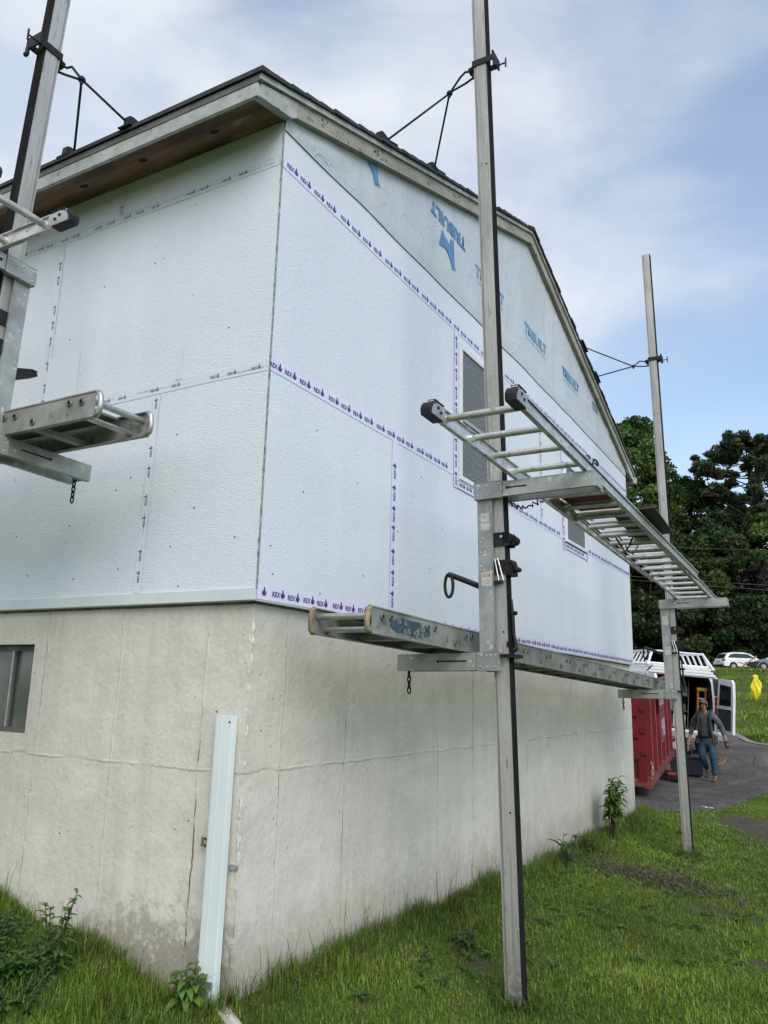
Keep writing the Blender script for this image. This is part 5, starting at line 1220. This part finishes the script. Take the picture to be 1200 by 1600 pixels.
for s, kn, an, toe, th in ((-1, (-.10, -.09, .52), (-.075, .20, .21), (-.08, .10, .10), .078), (1, (.13, -.08, .49), (.135, -.03, .09), (.15, -.17, .035), .080)):
    hp = j(s * .095, 0, .86, .095, .10); kk_ = j(*kn, .060); mid = j(*[(kn[q] + an[q]) / 2 + (0, .015, 0)[q] for q in range(3)], .056); ak = j(*an, .040); tt = j(*toe, .036, .028)
    e(pel, hp); e(hp, kk_); e(kk_, mid); e(mid, ak); e(ak, tt); legs.append((s, kn, an, toe))
body_ = skin("body", J, E_, m_skin, pe, 2, pel)
# clothing over the body
JJ = [(0, 0, .93, .150, .122), (0, .01, 1.08, .155, .125), (0, -.01, 1.27, .172, .130), (0, -.03, 1.385, .122, .105), (0, -.068, 1.455, .074, .070)]; EE = [(0, 1), (1, 2), (2, 3), (3, 4)]
for s in (-1, 1):
    sh, el, wr, hn, d = arms[s]; k0 = len(JJ)
    w2 = Vector(wr) - (Vector(wr) - Vector(el)) * .22
    JJ += [(s * .185, -.01, 1.385, .102), ((s * .19 + el[0]) / 2, 0, (1.385 + el[2]) / 2, .080), (*el, .060), (*w2, .046)]; EE += [(3, k0), (k0, k0 + 1), (k0 + 1, k0 + 2), (k0 + 2, k0 + 3)]
skin("shirt", JJ, EE, m_shirt, pe, 2, 1)
JJ = [(0, 0, .965, .158, .130), (0, 0, .87, .172, .140)]; EE = [(0, 1)]
for s, kn, an, toe in legs:
    k0 = len(JJ); JJ += [(s * .10, -.01, .78, .112), (*kn, .078), *[((kn[0] + an[0]) / 2, (kn[1] + an[1]) / 2 + .015, (kn[2] + an[2]) / 2, .070)], (an[0], an[1] - .0, an[2] + .03, .062)]
    EE += [(1, k0), (k0, k0 + 1), (k0 + 1, k0 + 2), (k0 + 2, k0 + 3)]
skin("jeans", JJ, EE, m_jean, pe, 2, 1)
for s, kn, an, toe in legs:
    v = Vector(toe) - Vector(an); hl = Vector(an) - Vector((v.x, v.y, 0)).normalized() * .05
    skin("boot", [(an[0], an[1], an[2] + .05, .056), (an[0], an[1], an[2], .056), (toe[0], toe[1], toe[2] + .012, .050, .038), (*(Vector(toe) + v.normalized() * .06 + Vector((0, 0, .004))), .040, .030), (hl.x, hl.y, an[2] - .045, .040)], [(0, 1), (1, 2), (2, 3), (1, 4)], m_boot, pe, 2, 1)
# cap, hair, eyes, straps, belt pouches
bm = bmesh.new(); bmesh.ops.create_uvsphere(bm, u_segments=20, v_segments=12, radius=1)
bmesh.ops.delete(bm, geom=[v for v in bm.verts if v.co.z < -.12], context='VERTS')
Mc = Matrix.Translation((0, -.118, 1.625)) @ Matrix.Rotation(rad(-16), 4, 'X')
for v in bm.verts: v.co = Mc @ Vector((v.co.x * .098, v.co.y * .112, v.co.z * .095))
cb = MB().bm(bm)
V = []; 
for k in range(11):
    a = math.pi * (1 + k / 10); V += [tuple(Mc @ Vector((.095 * math.cos(a), .108 * math.sin(a), -.008))), tuple(Mc @ Vector((.088 * math.cos(a), .108 * math.sin(a) - .075 * math.sin(math.pi * k / 10), -.026)))]
cb.add(V, [(2 * k, 2 * k + 2, 2 * k + 3, 2 * k + 1) for k in range(10)]); cap_ = cb.build("cap", m_cap, pe, smooth=True)
MB().ball((.03, -.225, 1.652), .012, sc=(1, .4, .8)).build("cap_badge", mk("badge_grey", (.3, .3, .32), None, rough=.6), cap_)
bm = bmesh.new(); bmesh.ops.create_uvsphere(bm, u_segments=18, v_segments=12, radius=1)
for v in bm.verts: v.co = Vector((v.co.x * .088, -.095 + v.co.y * .088, 1.585 + v.co.z * .09))
bmesh.ops.delete(bm, geom=[v for v in bm.verts if v.co.y < -.11], context='VERTS'); MB().bm(bm).build("hair", m_hair, pe, smooth=True)
for s in (-1, 1):
    MB().ball((s * .031, -.207, 1.582), .010).build("eye", m_hair, pe); MB().ball((s * .080, -.115, 1.575), .024, sc=(.45, .7, 1.1)).build("ear", m_skin, pe)
MB().box((-.024, -.205, 1.515), (.024, -.196, 1.522)).build("mouth", mk("lips", (.20, .08, .07), None, rough=.6), pe)
for s in (-1, 1):
    MB().tube([(s * .115, .115, 1.05), (s * .125, .14, 1.30), (s * .125, .07, 1.455), (s * .125, -.02, 1.478), (s * .125, -.11, 1.42), (s * .122, -.155, 1.28), (s * .118, -.145, 1.08), (s * .115, -.13, .95)], .030, 8).build("strap", m_strap, pe, smooth=True)
MB().tube([(.165 * math.cos(a), .135 * math.sin(a), .945 + .01 * math.cos(a)) for a in [2 * math.pi * q / 24 for q in range(24)]], .026, 8, closed=True).build("tool_belt", m_strap, pe, smooth=True)
for s in (-1, 1): MB().box((s * .13, -.10, .78), (s * .215, .08, .95), 0, .02).build("pouch", mk("pouch_leather", (.06, .05, .05), (.03, .028, .03), 10, .7), pe)
sh, el, wr, hn, d = arms[1]
hp_ = pe.matrix_basis @ (Vector(hn) + d * .06 + Vector((-.02, -.014, 0)))
ph = MB().box((-.036, -.006, -.075), (.036, .006, .075), 0, .004).build("phone", m_blkst, None, loc=hp_); ph.rotation_euler = (rad(8), rad(-15), rad(25)); tag(ph, "black phone in the hand of the walking person", "phone")

# ------------------------------------------------------------------ foliage
def leafmat(name, tint=1.0, sat=1.0, trans=.35, rough=.55):
    m, nt, b = newmat(name); g = G(nt)
    at = g.n("ShaderNodeAttribute"); at.attribute_name = 'Col'
    b.inputs['Roughness'].default_value = rough; b.inputs['Specular IOR Level'].default_value = .3
    g.put(b.inputs['Base Color'], at.outputs['Color'])
    tr = g.n("ShaderNodeBsdfTranslucent"); g.put(tr.inputs['Color'], at.outputs['Color'])
    ms = g.n("ShaderNodeMixShader"); ms.inputs[0].default_value = trans
    nt.links.new(b.outputs[0], ms.inputs[1]); nt.links.new(tr.outputs[0], ms.inputs[2]); nt.links.new(ms.outputs[0], nt.nodes['Material Output'].inputs['Surface'])
    return m
M_LEAF = leafmat("leaves"); M_GRASS = leafmat("grass_blades", trans=.3, rough=.6); m_bark = mk("bark", (.075, .06, .048), (.045, .036, .03), 8, .9, bump=.6, bscale=20, stretch=(3, 3, .4)); m_bark2 = mk("pine_bark", (.13, .11, .09), (.085, .07, .058), 6, .9, bump=.5, bscale=14, stretch=(3, 3, .4)); m_stem = mk("weed_stem", (.055, .085, .03), (.07, .06, .03), 12, .7); m_stemr = mk("woody_stem", (.055, .035, .03), (.04, .03, .025), 12, .8)
def quads(P, size, RG, aspect=1.5, upbias=.0, bend=0):
    """leaf shaped quads (rhombus) at points P (n,3) with random orientation"""
    n = len(P); d = RG.normal(size=(n, 3)); d[:, 2] += upbias; d /= np.linalg.norm(d, axis=1)[:, None]
    r = RG.normal(size=(n, 3)); s = np.cross(d, r); s /= np.linalg.norm(s, axis=1)[:, None]
    sz = (size * RG.uniform(.6, 1.35, n))[:, None]
    a = P - d * sz * .5 * aspect; c = P + d * sz * .5 * aspect; b = P + s * sz * .5; e2 = P - s * sz * .5
    V = np.stack([a, b, c, e2], 1).reshape(-1, 3); F = np.arange(4 * n).reshape(n, 4); return V, F
def tree(kind, x, y, h, cw, seed, col, dead=0.0, n_cl=70, base=.12, leaf=.34, per=110, label="", trunkvis=True, zoff=0.0, group="trees on the hill"):
    K = 1.32; x, y, h, cw, leaf = 2.465 + (x - 2.465) * K, -3.06 + (y + 3.06) * K, h * K, cw * K, leaf * K
    RG = np.random.default_rng(seed); RP = random.Random(seed)
    z0 = g1(x, y) - .1 + zoff
    r = empty(kind, (x, y, z0)); tag(r, label, "tree", group)
    mb = MB(); lean = (RP.uniform(-.03, .03), RP.uniform(-.03, .03))
    tr = .018 * h + .05
    tp = [(lean[0] * h * t + .15 * math.sin(3 * t + seed), lean[1] * h * t, h * t) for t in (0, .15, .35, .55, .75, .93)]
    mb.tube(tp, [tr * 1.25, tr, tr * .8, tr * .58, tr * .35, tr * .1], 9)
    def tat(t):
        k = min(4, int(t / .93 * 5)); T = (0, .15, .35, .55, .75, .93)
        for q in range(5):
            if T[q] <= t <= T[q + 1]: f = (t - T[q]) / (T[q + 1] - T[q]); return Vector(tp[q]).lerp(Vector(tp[q + 1]), f)
        return Vector(tp[-1])
    C, rad_, colr = [], [], []
    if kind == "pine_tree":
        nb = int(n_cl)
        for k in range(nb):
            t = base + (0.97 - base) * (k / nb) ** .85; a = k * 2.4 + RP.uniform(-.5, .5)
            env = cw * (.30 + .78 * math.sin(math.pi * min(1, ((1 - t) / (1 - base)) ** .75 * .72 + .06))) * RP.uniform(.55, 1.15)
            p0 = tat(min(t, .92)); p1 = p0 + Vector((math.cos(a) * env, math.sin(a) * env, env * RP.uniform(.12, .42)))
            mb.tube([p0, p0.lerp(p1, .5) - Vector((0, 0, .04 * env)), p1], [tr * .28 * (1 - t * .6), tr * .16 * (1 - t * .6), .02], 5)
            isdead = RP.random() < dead * (1.6 if t < .45 else .3)
            if isdead: continue
            for q in range(5):
                f = .42 + .16 * q; c = p0.lerp(p1, min(f, 1.03)); C.append(c + Vector((RP.uniform(-.4, .4), RP.uniform(-.4, .4), RP.uniform(-.1, .25)))); rad_.append((.62 + .08 * cw / 3) * RP.uniform(.6, 1.15)); colr.append(RP.uniform(.55, 1.35))
    else:
        for k in range(n_cl):
            t = base + (1 - base) * RP.random() ** .8; a = RP.uniform(0, 2 * math.pi)
            q = (t - base) / (1 - base); env = cw * (max(.0, math.sin(math.pi * (q * .80 + .16))) ** .75) * (1 + .25 * math.sin(2 * a + seed) + .15 * math.sin(5 * a + 3 * q * 4))
            rr = env * RP.uniform(.35, 1.0) ** .6
            p0 = tat(max(.1, min(.9, t - .12))); c = Vector((p0.x + math.cos(a) * rr, p0.y + math.sin(a) * rr, h * t))
            if k % 2 == 0: mb.tube([p0, p0.lerp(c, .55) + Vector((0, 0, .12 * rr)), c], [tr * .30 * (1 - t * .6), tr * .16 * (1 - t * .6), .02], 5)
            C.append(c); rad_.append(cw * RP.uniform(.16, .34)); colr.append(RP.uniform(.45, 1.5))
    trunk = mb.build("trunk", m_bark2 if kind == "pine_tree" else m_bark, r, smooth=True)
    C = np.array([c[:] for c in C]); rad_ = np.array(rad_); colr = np.array(colr); k = len(C)
    idx = np.repeat(np.arange(k), per); g_ = RG.normal(size=(len(idx), 3)); ln = np.linalg.norm(g_, axis=1)[:, None]; g_ = g_ / ln * RG.random((len(idx), 1)) ** .45
    flat = np.array([1, 1, .60 if kind == "pine_tree" else .72])
    P = C[idx] + g_ * rad_[idx][:, None] * flat
    V, F = quads(P, leaf * .88 * (.62 if kind == "pine_tree" else 1), RG, 2.6 if kind == "pine_tree" else 1.4)
    cb = .95 * np.array(col)[None, :] * colr[idx][:, None] * RG.uniform(.7, 1.3, (len(idx), 1)) * np.array([1, 1, 1]) 
    hue = RP.random; hv = np.array([RP.uniform(.75, 1.45) for _ in range(k)]); cb[:, 0] *= RG.uniform(.8, 1.25, len(idx)) * hv[idx]
    npmesh("crown", V, F, M_LEAF, r, cols=np.repeat(cb, 4, 0))
    return r
TY = "deciduous_tree"
tree(TY, -11.6, 63, 20.5, 4.6, 11, (0.068, 0.132, 0.035), n_cl=130, per=300, leaf=.27, label="tall deep green tree rising just beyond the house eave")
tree(TY, -7.9, 67, 16.0, 3.9, 12, (0.044, 0.092, 0.031), n_cl=110, per=300, leaf=.26, label="dark rounded tree between the far pole and the tall pine")
tree("pine_tree", -2.7, 66, 19.6, 3.9, 13, (0.068, 0.104, 0.053), dead=.6, n_cl=96, base=.30, per=130, leaf=.26, label="tall ragged pine with bare lower limbs above the parked cars")
tree("pine_tree", -4.2, 69, 13.5, 1.8, 17, (0.070, 0.084, 0.044), dead=.8, n_cl=36, base=.35, per=70, leaf=.25, label="thin half dead pine beside the tall pine")
tree(TY, -1.0, 63, 12.0, 3.8, 14, (0.090, 0.144, 0.040), n_cl=90, per=300, leaf=.25, base=.08, label="yellowish green tree in front of the tall pine, above the blue grey car")
tree(TY, -5.6, 62, 10.5, 3.6, 15, (0.052, 0.100, 0.029), n_cl=110, per=310, leaf=.25, base=.05, label="dense dark green tree below the pine, behind the white car")
tree(TY, -10.0, 61, 11.0, 3.8, 16, (0.032, 0.068, 0.024), n_cl=110, per=310, leaf=.26, base=.04, label="dense very dark tree behind the white van")
tree(TY, -2.3, 60.5, 7.6, 2.2, 18, (.036, .030, .032), n_cl=70, per=300, leaf=.23, base=.05, label="dark purple leaved tree above the blue grey car")
tree(TY, -14.5, 62, 14.5, 4.2, 19, (0.040, 0.084, 0.029), n_cl=100, per=300, leaf=.27, base=.04, label="dark tree mostly hidden behind the house")
tree(TY, 3.4, 64, 14.0, 4.4, 20, (0.060, 0.112, 0.035), n_cl=90, per=260, leaf=.27, base=.05, label="broad green tree past the blue grey car")
tree(TY, -6.9, 58.8, 6.0, 3.0, 21, (0.036, 0.072, 0.024), n_cl=90, per=300, leaf=.23, base=.0, label="low dark shrubby tree between the white van and the white car")
tree(TY, -11.8, 57.5, 7.0, 3.2, 22, (0.028, 0.056, 0.020), n_cl=80, per=300, leaf=.24, base=.0, label="low dark shrubby tree behind the van roof rack")
tree(TY, -3.2, 59.5, 5.0, 2.6, 23, (0.036, 0.064, 0.024), n_cl=70, per=300, leaf=.23, base=.0, label="low dark shrubby tree directly behind the white car")
tree(TY, .5, 59.5, 5.5, 2.8, 24, (0.040, 0.076, 0.026), n_cl=70, per=300, leaf=.23, base=.0, label="low shrubby tree behind the blue grey car")
tree(TY, 14, 64, 15, 5, 27, (.05, .10, .03), n_cl=80, per=160, leaf=.30, base=.04, label="wide tree well past the parked cars on the hill")
tree(TY, 20.5, 62, 13, 5, 28, (.045, .09, .028), n_cl=80, per=160, leaf=.30, base=.04, label="rounded tree at the end of the hill row")
tree(TY, -20, 60, 15, 5, 25, (0.044, 0.090, 0.029), n_cl=80, per=100, leaf=.32, label="tree hidden behind the house")
tree(TY, 8.5, 62, 15, 5, 26, (0.056, 0.104, 0.033), n_cl=80, per=100, leaf=.32, base=.05, label="tree farthest along the hill past the cars")
# far-off wood closing the view behind
RG = np.random.default_rng(5); n = 60000; X = RG.uniform(-95, 80, n); Yw = 112 + RG.uniform(-4, 6, n); Zb = 4.0; top = 17 + 2.0 * np.sin(X * .31) + 1.4 * np.sin(X * .83 + 1)
top = np.where((X > -18) & (X < 2), np.minimum(top, 10 + .8 * np.sin(X * 1.3)), top)
P = np.stack([X, Yw, Zb + RG.random(n) ** .8 * top], 1); V, F = quads(P, .80, RG, 1.3)
cb = np.array([.030, .058, .022])[None] * RG.uniform(.5, 1.5, (n, 1)); wood = npmesh("woods", V, F, M_LEAF, cols=np.repeat(cb, 4, 0)); tag(wood, "dark far wood behind the hill trees", "woods", None, 'stuff')
# overhead wires
for (pa, pb, sag, lb) in (((-22, 45, 9.9), (22, 45, 6.0), .35, "upper overhead utility wire crossing before the trees"), ((-22, 45, 8.2), (22, 45, 1.9 + 1.2), .3, "lower overhead utility wire above the parked cars"), ((-22, 45, 8.35), (22, 45, 3.6), .35, "middle overhead utility wire just above the lower one")):
    pts = [Vector(pa).lerp(Vector(pb), k / 30) - Vector((0, 0, sag * math.sin(math.pi * k / 30))) for k in range(31)]
    w = MB().tube(pts, .011, 5).build("utility_wire", mk("wire_grey", (.10, .10, .10), None, rough=.5), None); tag(w, lb, "wire", "overhead wires")

# ---- leafy plants by the wall
def leafshape(mb_v, mb_f, mb_c, p, d, ln, wd, droop, col, RP, fold=.25):
    d = Vector(d).normalized(); up = Vector((0, 0, 1)); s = d.cross(up)
    if s.length < .05: s = Vector((1, 0, 0))
    s.normalize(); nrm = s.cross(d).normalized(); pr = [(0, .06), (.18, .62), (.45, 1.0), (.75, .62), (1.0, .02)]
    b0 = len(mb_v)
    for t, w in pr:
        c = Vector(p) + d * ln * t + Vector((0, 0, -droop * ln * t * t))
        mb_v.append(c - s * wd * .5 * w + nrm * wd * fold * w); mb_v.append(c); mb_v.append(c + s * wd * .5 * w + nrm * wd * fold * w)
    for k in range(4):
        for q in (0, 1): mb_f.append((b0 + k * 3 + q, b0 + k * 3 + q + 1, b0 + k * 3 + q + 4, b0 + k * 3 + q + 3))
    sh = RP.uniform(.65, 1.35); mb_c.extend([(col[0] * sh * RP.uniform(.85, 1.2), col[1] * sh, col[2] * sh)] * 15)
def plant(name, x, y, h, spread, stems, leaves, ln, wd, col, label, cat="plant", seed=1, droop=.5, lo=.2, smat=None, grp=None, upright=.35, away=None):
    RP = random.Random(seed); z0 = float(zf(np.array([x]), np.array([y]))[0]) - .01
    r = empty(name, (x, y, z0)); tag(r, label, cat, grp); sm = MB(); V, F, Cc = [], [], []
    for k in range(stems):
        a = RP.uniform(0, 2 * math.pi); sp = spread * RP.uniform(.2, 1); hh = h * RP.uniform(.72, 1.05)
        if away is not None and math.cos(a - away) < -.2: a += math.pi
        bx_, by_ = .25 * spread * math.cos(a), .25 * spread * math.sin(a)
        P = [Vector((bx_ + math.cos(a) * sp * t ** 1.6, by_ + math.sin(a) * sp * t ** 1.6, hh * t)) for t in (0, .25, .5, .75, 1)]
        sm.tube(P, [.006, .0055, .0045, .0035, .0018], 6)
        for q in range(leaves):
            t = lo + (1 - lo) * (q + .5) / leaves; i = min(3, int(t * 4)); pp = P[i].lerp(P[i + 1], t * 4 - i); la = a + q * 2.4 + RP.uniform(-.4, .4)
            f = (1.15 - .55 * t) * RP.uniform(.75, 1.2)
            leafshape(V, F, Cc, pp, (math.cos(la), math.sin(la), upright + .5 * t), ln * f, wd * f, droop * RP.uniform(.6, 1.3), col, RP)
    sm.build("stem", smat or m_stem, r, smooth=True)
    npmesh("foliage", np.array([v[:] for v in V]), np.array(F), M_LEAF, r, cols=np.array(Cc)); return r
plant("leafy_shrub", .13, 6.05, .66, .15, 7, 19, .17, .066, (.075, .145, .025), "tall leafy green sapling clump against the gable wall near its far end", "shrub", 3, .95, .38, m_stemr, away=0, upright=.25)
plant("broadleaf_weed", .16, 4.25, .27, .16, 6, 3, .24, .055, (.085, .135, .060), "pale broad leaved weed at the foot of the gable wall", "weed", 5, .6, .05, upright=.9, away=0)
plant("broadleaf_weed", .14, 5.10, .20, .12, 5, 5, .10, .045, (.070, .120, .022), "small yellowish weed by the wall just before the tall sapling", "weed", 6, .6, .2, away=0)
plant("broadleaf_weed", .36, 1.62, .14, .16, 5, 6, .085, .045, (.055, .105, .035), "low leafy weed in the grass below the near platform", "weed", 7, .6, .1)
plant("broadleaf_weed", -.165, -.10, .21, .09, 6, 10, .095, .045, (.12, .22, .045), "bright green leafy weed at the foot of the aqua trim panel", "weed", 8, .7, .25)
plant("tall_weed", -.83, -.30, .40, .08, 5, 20, .095, .030, (.080, .150, .035), "tall narrow leaved weed on the bank by the front wall", "weed", 9, .6, .15)
plant("bushy_weed", -1.02, -.36, .15, .22, 26, 14, .060, .042, (.07, .155, .036), "dense bushy weed on the bank just behind the tall weed", "weed", 10, .5, .1)
plant("bushy_weed", -1.35, -.30, .19, .24, 26, 14, .060, .042, (.06, .13, .035), "dark bushy weed against the front wall below the basement window", "weed", 12, .5, .1)
plant("bushy_weed", -.80, -.52, .17, .22, 16, 11, .050, .038, (.06, .125, .032), "low clover like weed on the bank before the tall weed", "weed", 13, .5, .1)

# ------------------------------------------------------------------ grass
def blades(n_try, x0, x1, y0, y1, dens, hfun, seed, wid, curl=.5):
    RG = np.random.default_rng(seed); x = RG.uniform(x0, x1, n_try); y = RG.uniform(y0, y1, n_try)
    keep = RG.random(n_try) < dens(x, y); x, y = x[keep], y[keep]; return x, y, RG
def mkgrass(parts, name, label):
    VV, FF, CC = [], [], []; off = 0
    for (x, y, hh, wid, RG, ctype) in parts:
        n = len(x); z = zf(x, y) - .008; a = RG.uniform(0, 2 * np.pi, n); ln = hh * RG.uniform(.55, 1.35, n); tilt = np.abs(RG.normal(.0, .75, n)) + .12
        fa = a + RG.normal(0, .5, n) * .3; dx, dy = np.cos(fa), np.sin(fa); sx, sy = -np.sin(a), np.cos(a); w = wid * RG.uniform(.6, 1.4, n)
        b = np.stack([x, y, z], 1); S_ = np.stack([sx, sy, np.zeros(n)], 1) * w[:, None] * .5
        h1, h2 = ln * .55, ln
        m1 = b + np.stack([dx * ln * tilt * .22, dy * ln * tilt * .22, h1 * np.cos(tilt * .5)], 1)
        t2 = b + np.stack([dx * ln * tilt * .75, dy * ln * tilt * .75, h2 * np.cos(np.minimum(tilt, 1.35)) ** .8], 1)
        V = np.stack([b - S_, b + S_, m1 + S_ * .8, m1 - S_ * .8, t2], 1).reshape(-1, 3)
        i = np.arange(n)[:, None] * 5
        F = np.concatenate([i + np.array([[0, 1, 2]]), i + np.array([[0, 2, 3]]), i + np.array([[3, 2, 4]])], 0) + off
        p1 = np.clip(.5 + .5 * vnoise(x, y, 1.1, 7) + RG.normal(0, .16, n), 0, 1)[:, None]; p2 = np.clip(.5 + .6 * vnoise(x, y, 3.1, 9) + RG.normal(0, .2, n), 0, 1)[:, None]
        A, B_, Y_ = np.array([.088, .180, .021]), np.array([.190, .292, .035]), np.array([.31, .31, .075])
        c = A * (1 - p1) + B_ * p1; c = c * (1 - .35 * p2) + Y_ * .35 * p2 * (ctype == 0) + c * .35 * p2 * (ctype != 0)
        dry = (RG.random(n) < (.09 if ctype == 0 else .16))[:, None]; c = np.where(dry, np.array([.20, .155, .075]) * RG.uniform(.5, 1.1, (n, 1)), c)
        if ctype == 1: c = c * np.array([.72, .74, .75])
        big = np.clip(.5 + .75 * vnoise(x, y, .8, 29), 0, 1)[:, None]; c = c * (.72 + .55 * big) * RG.uniform(.5, 1.55, (n, 1)); VV.append(V); FF.append(F); CC.append(np.repeat(c, 5, 0)); off += 5 * n
    o = npmesh(name, np.concatenate(VV), np.concatenate(FF), M_GRASS, cols=np.concatenate(CC)); tag(o, label, "grass", None, 'stuff'); return o
def inlawn(x, y): return (drive_in(x, y) < -.02) & (soil_f(x, y) < .35 + .25 * np.sin(x * 31 + y * 17)) & ~((x > -12) & (x < -.035) & (y > .028) & (y < L))
def dens(x, y):
    d = inlawn(x, y).astype(float); dist = np.hypot(x - 2.46, y + 3.06); infr = (x < 2.9 - .13 * (y - .5)) & (x > -2.2)
    d *= np.where(infr, 1.0, .28) * np.clip(1.25 - dist * .055, .22, 1) * np.clip(.85 + .4 * vnoise(x, y, 2.7, 11), .55, 1); return d
P_ = []
x, y, RG = blades(420000, -2.6, 4.2, -1.6, 4.0, dens, None, 21, 0); P_.append((x, y, np.full(len(x), .037) * (1 + .35 * vnoise(x, y, 1.9, 13)), .0042, RG, 0))
x, y, RG = blades(260000, 0.0, 4.6, 4.0, 15.8, dens, None, 22, 0); P_.append((x, y, np.full(len(x), .039) * (1 + .3 * vnoise(x, y, 1.9, 13)), .0062, RG, 0))
# long unmown grass along both walls
def dw(x, y): return inlawn(x, y) * np.exp(-np.maximum(x - .05, 0) / .13) * np.clip(.65 + .7 * vnoise(x, y, 3.0, 15), .1, 1)
x, y, RG = blades(85000, -.03, .8, -.1, 8.3, dw, None, 23, 0); P_.append((x, y, .12 * (1 + .45 * vnoise(x, y, 2.5, 17)) * np.exp(-np.maximum(x - .05, 0) / .45), .0045, RG, 1))
def dl(x, y): return inlawn(x, y) * np.exp(-np.maximum(-y - .02, 0) / .28) * np.clip(.6 + .6 * vnoise(x, y, 3.0, 19), .15, 1) * np.where(x > -.36, .7, 1)
x, y, RG = blades(80000, -2.6, .0, -1.0, .03, dl, None, 24, 0); P_.append((x, y, .085 * (1 + .4 * vnoise(x, y, 2.5, 17)) * np.where(x > -.4, .85, 1), .0045, RG, 1))
for bx_, by_ in ((B2[0], B2[1]), (B3[0], B3[1])):
    RG = np.random.default_rng(int(by_ * 10)); n = 420; a = RG.uniform(0, 6.28, n); rr = .055 + np.abs(RG.normal(0, .05, n)); P_.append((bx_ + rr * np.cos(a), by_ + rr * np.sin(a), np.full(n, .10), .0048, RG, 1))
# tall seeding stalks
RG = np.random.default_rng(31); n = 150; x = np.abs(RG.normal(.0, .06, n)) - .02; y = RG.uniform(.0, 4.2, n); P_.append((x, y, np.full(n, .30), .0032, RG, 1))
n = 80; x = RG.uniform(-1.6, -.05, n); y = -np.abs(RG.normal(.03, .05, n)) - .02; P_.append((x, y, np.full(n, .27) * np.where(x > -.4, .6, 1), .0032, RG, 1))
mkgrass(P_, "grass", "short green lawn grass with longer blades along the walls")
# coarser tufts on the hill lawn
RG = np.random.default_rng(41); n = 60000; y = 20.5 + 50 * RG.random(n) ** 1.7; x = -1.0 - .115 * (y - 22) + RG.normal(0, 3.0, n) ; k = (drive_in(x, y) < -.3) & (y < 70.7); x, y = x[k], y[k]
mkgrass([(x, y, np.full(len(x), .14) * (1 + (y - 20) * .012), .03, RG, 0)], "grass", "green lawn on the hill beyond the driveway")
# clover and low flat leaves scattered through the lawn
RG = np.random.default_rng(51); n = 9000; x = RG.uniform(.1, 3.2, n); y = RG.uniform(.2, 9.0, n); k = inlawn(x, y) & (vnoise(x, y, 1.6, 23) > .05) & (RG.random(n) < .8); x, y = x[k], y[k]
P = np.stack([x, y, zf(x, y) + RG.uniform(.03, .065, len(x))], 1); V, F = quads(P, .017, RG, 1.2)
cb = np.array([.060, .125, .030])[None] * RG.uniform(.6, 1.5, (len(x), 1)); o = npmesh("ground_cover", V, F, M_LEAF, cols=np.repeat(cb, 4, 0)); tag(o, "clover scattered through the lawn", "ground cover", None, 'stuff')
# small weed rosettes in the lawn: low flat leaves, one sheet of ground cover
RG = np.random.default_rng(61); RPw = random.Random(61); V, F, Cc = [], [], []
for k in range(150):
    x, y = RPw.uniform(.15, 2.6), RPw.uniform(.3, 8.5)
    if not bool(inlawn(np.array([x]), np.array([y]))[0]): continue
    zc_ = float(zf(np.array([x]), np.array([y]))[0]) + .022; cl = random.choice(((.085, .165, .035), (.06, .13, .04), (.11, .17, .035)))
    for q in range(RPw.randint(5, 9)):
        a = RPw.uniform(0, 6.28); leafshape(V, F, Cc, Vector((x, y, zc_)), (math.cos(a), math.sin(a), .35), RPw.uniform(.035, .085), RPw.uniform(.018, .032), .35, cl, RPw)
o = npmesh("ground_cover", np.array([v[:] for v in V]), np.array(F), M_LEAF, cols=np.array(Cc)); tag(o, "small flat weed rosettes growing in the lawn", "ground cover", None, 'stuff')
RG = np.random.default_rng(62); n = 1100; x = RG.uniform(.05, 2.8, n); y = RG.uniform(.2, 9.0, n); k = inlawn(x, y); x, y = x[k], y[k]
P = np.stack([x, y, zf(x, y) + RG.uniform(.02, .05, len(x))], 1); V, F = quads(P, .0045, RG, 12); cb = np.array([.24, .21, .11])[None] * RG.uniform(.4, 1.2, (len(x), 1))
o = npmesh("ground_cover", V, F, M_LEAF, cols=np.repeat(cb, 4, 0)); tag(o, "dead straw lying in the lawn", "ground cover", None, 'stuff')
# dry mown clippings near the far pole
RG = np.random.default_rng(52); n = 900; x = RG.normal(.95, .42, n); y = RG.normal(4.25, .16, n) - (x - .95) * .35; P = np.stack([x, y, zf(x, y) + RG.uniform(.03, .06, n)], 1); V, F = quads(P, .010, RG, 7)
cb = np.array([.14, .13, .095])[None] * RG.uniform(.4, 1.3, (n, 1)); o = npmesh("ground_cover", V, F, M_LEAF, cols=np.repeat(cb, 4, 0)); tag(o, "dry grey clippings lying on the lawn", "ground cover", None, 'stuff')

# loose grit and leaf litter on the driveway and along its edge
RG = np.random.default_rng(71); n = 5200; x = RG.uniform(-1.6, 2.4, n); y = 8.6 + 8.5 * RG.random(n) ** 1.5; k = drive_in(x, y) > -.05; x, y = x[k], y[k]
P = np.stack([x, y, zd(x, y) + .006], 1); V, F = quads(P, .016, RG, 1.3); V[:, 2] = np.repeat(P[:, 2], 4) + (V[:, 2] - np.repeat(P[:, 2], 4)) * .35
pal = np.array([[.21, .20, .185], [.06, .056, .052], [.16, .12, .075], [.30, .285, .26]])[RG.integers(0, 4, len(x))] * RG.uniform(.7, 1.25, (len(x), 1))
o = npmesh("gravel", V, F, M_LEAF, cols=np.repeat(pal, 4, 0)); tag(o, "loose grit and leaf litter on the worn driveway", "gravel", None, 'stuff')
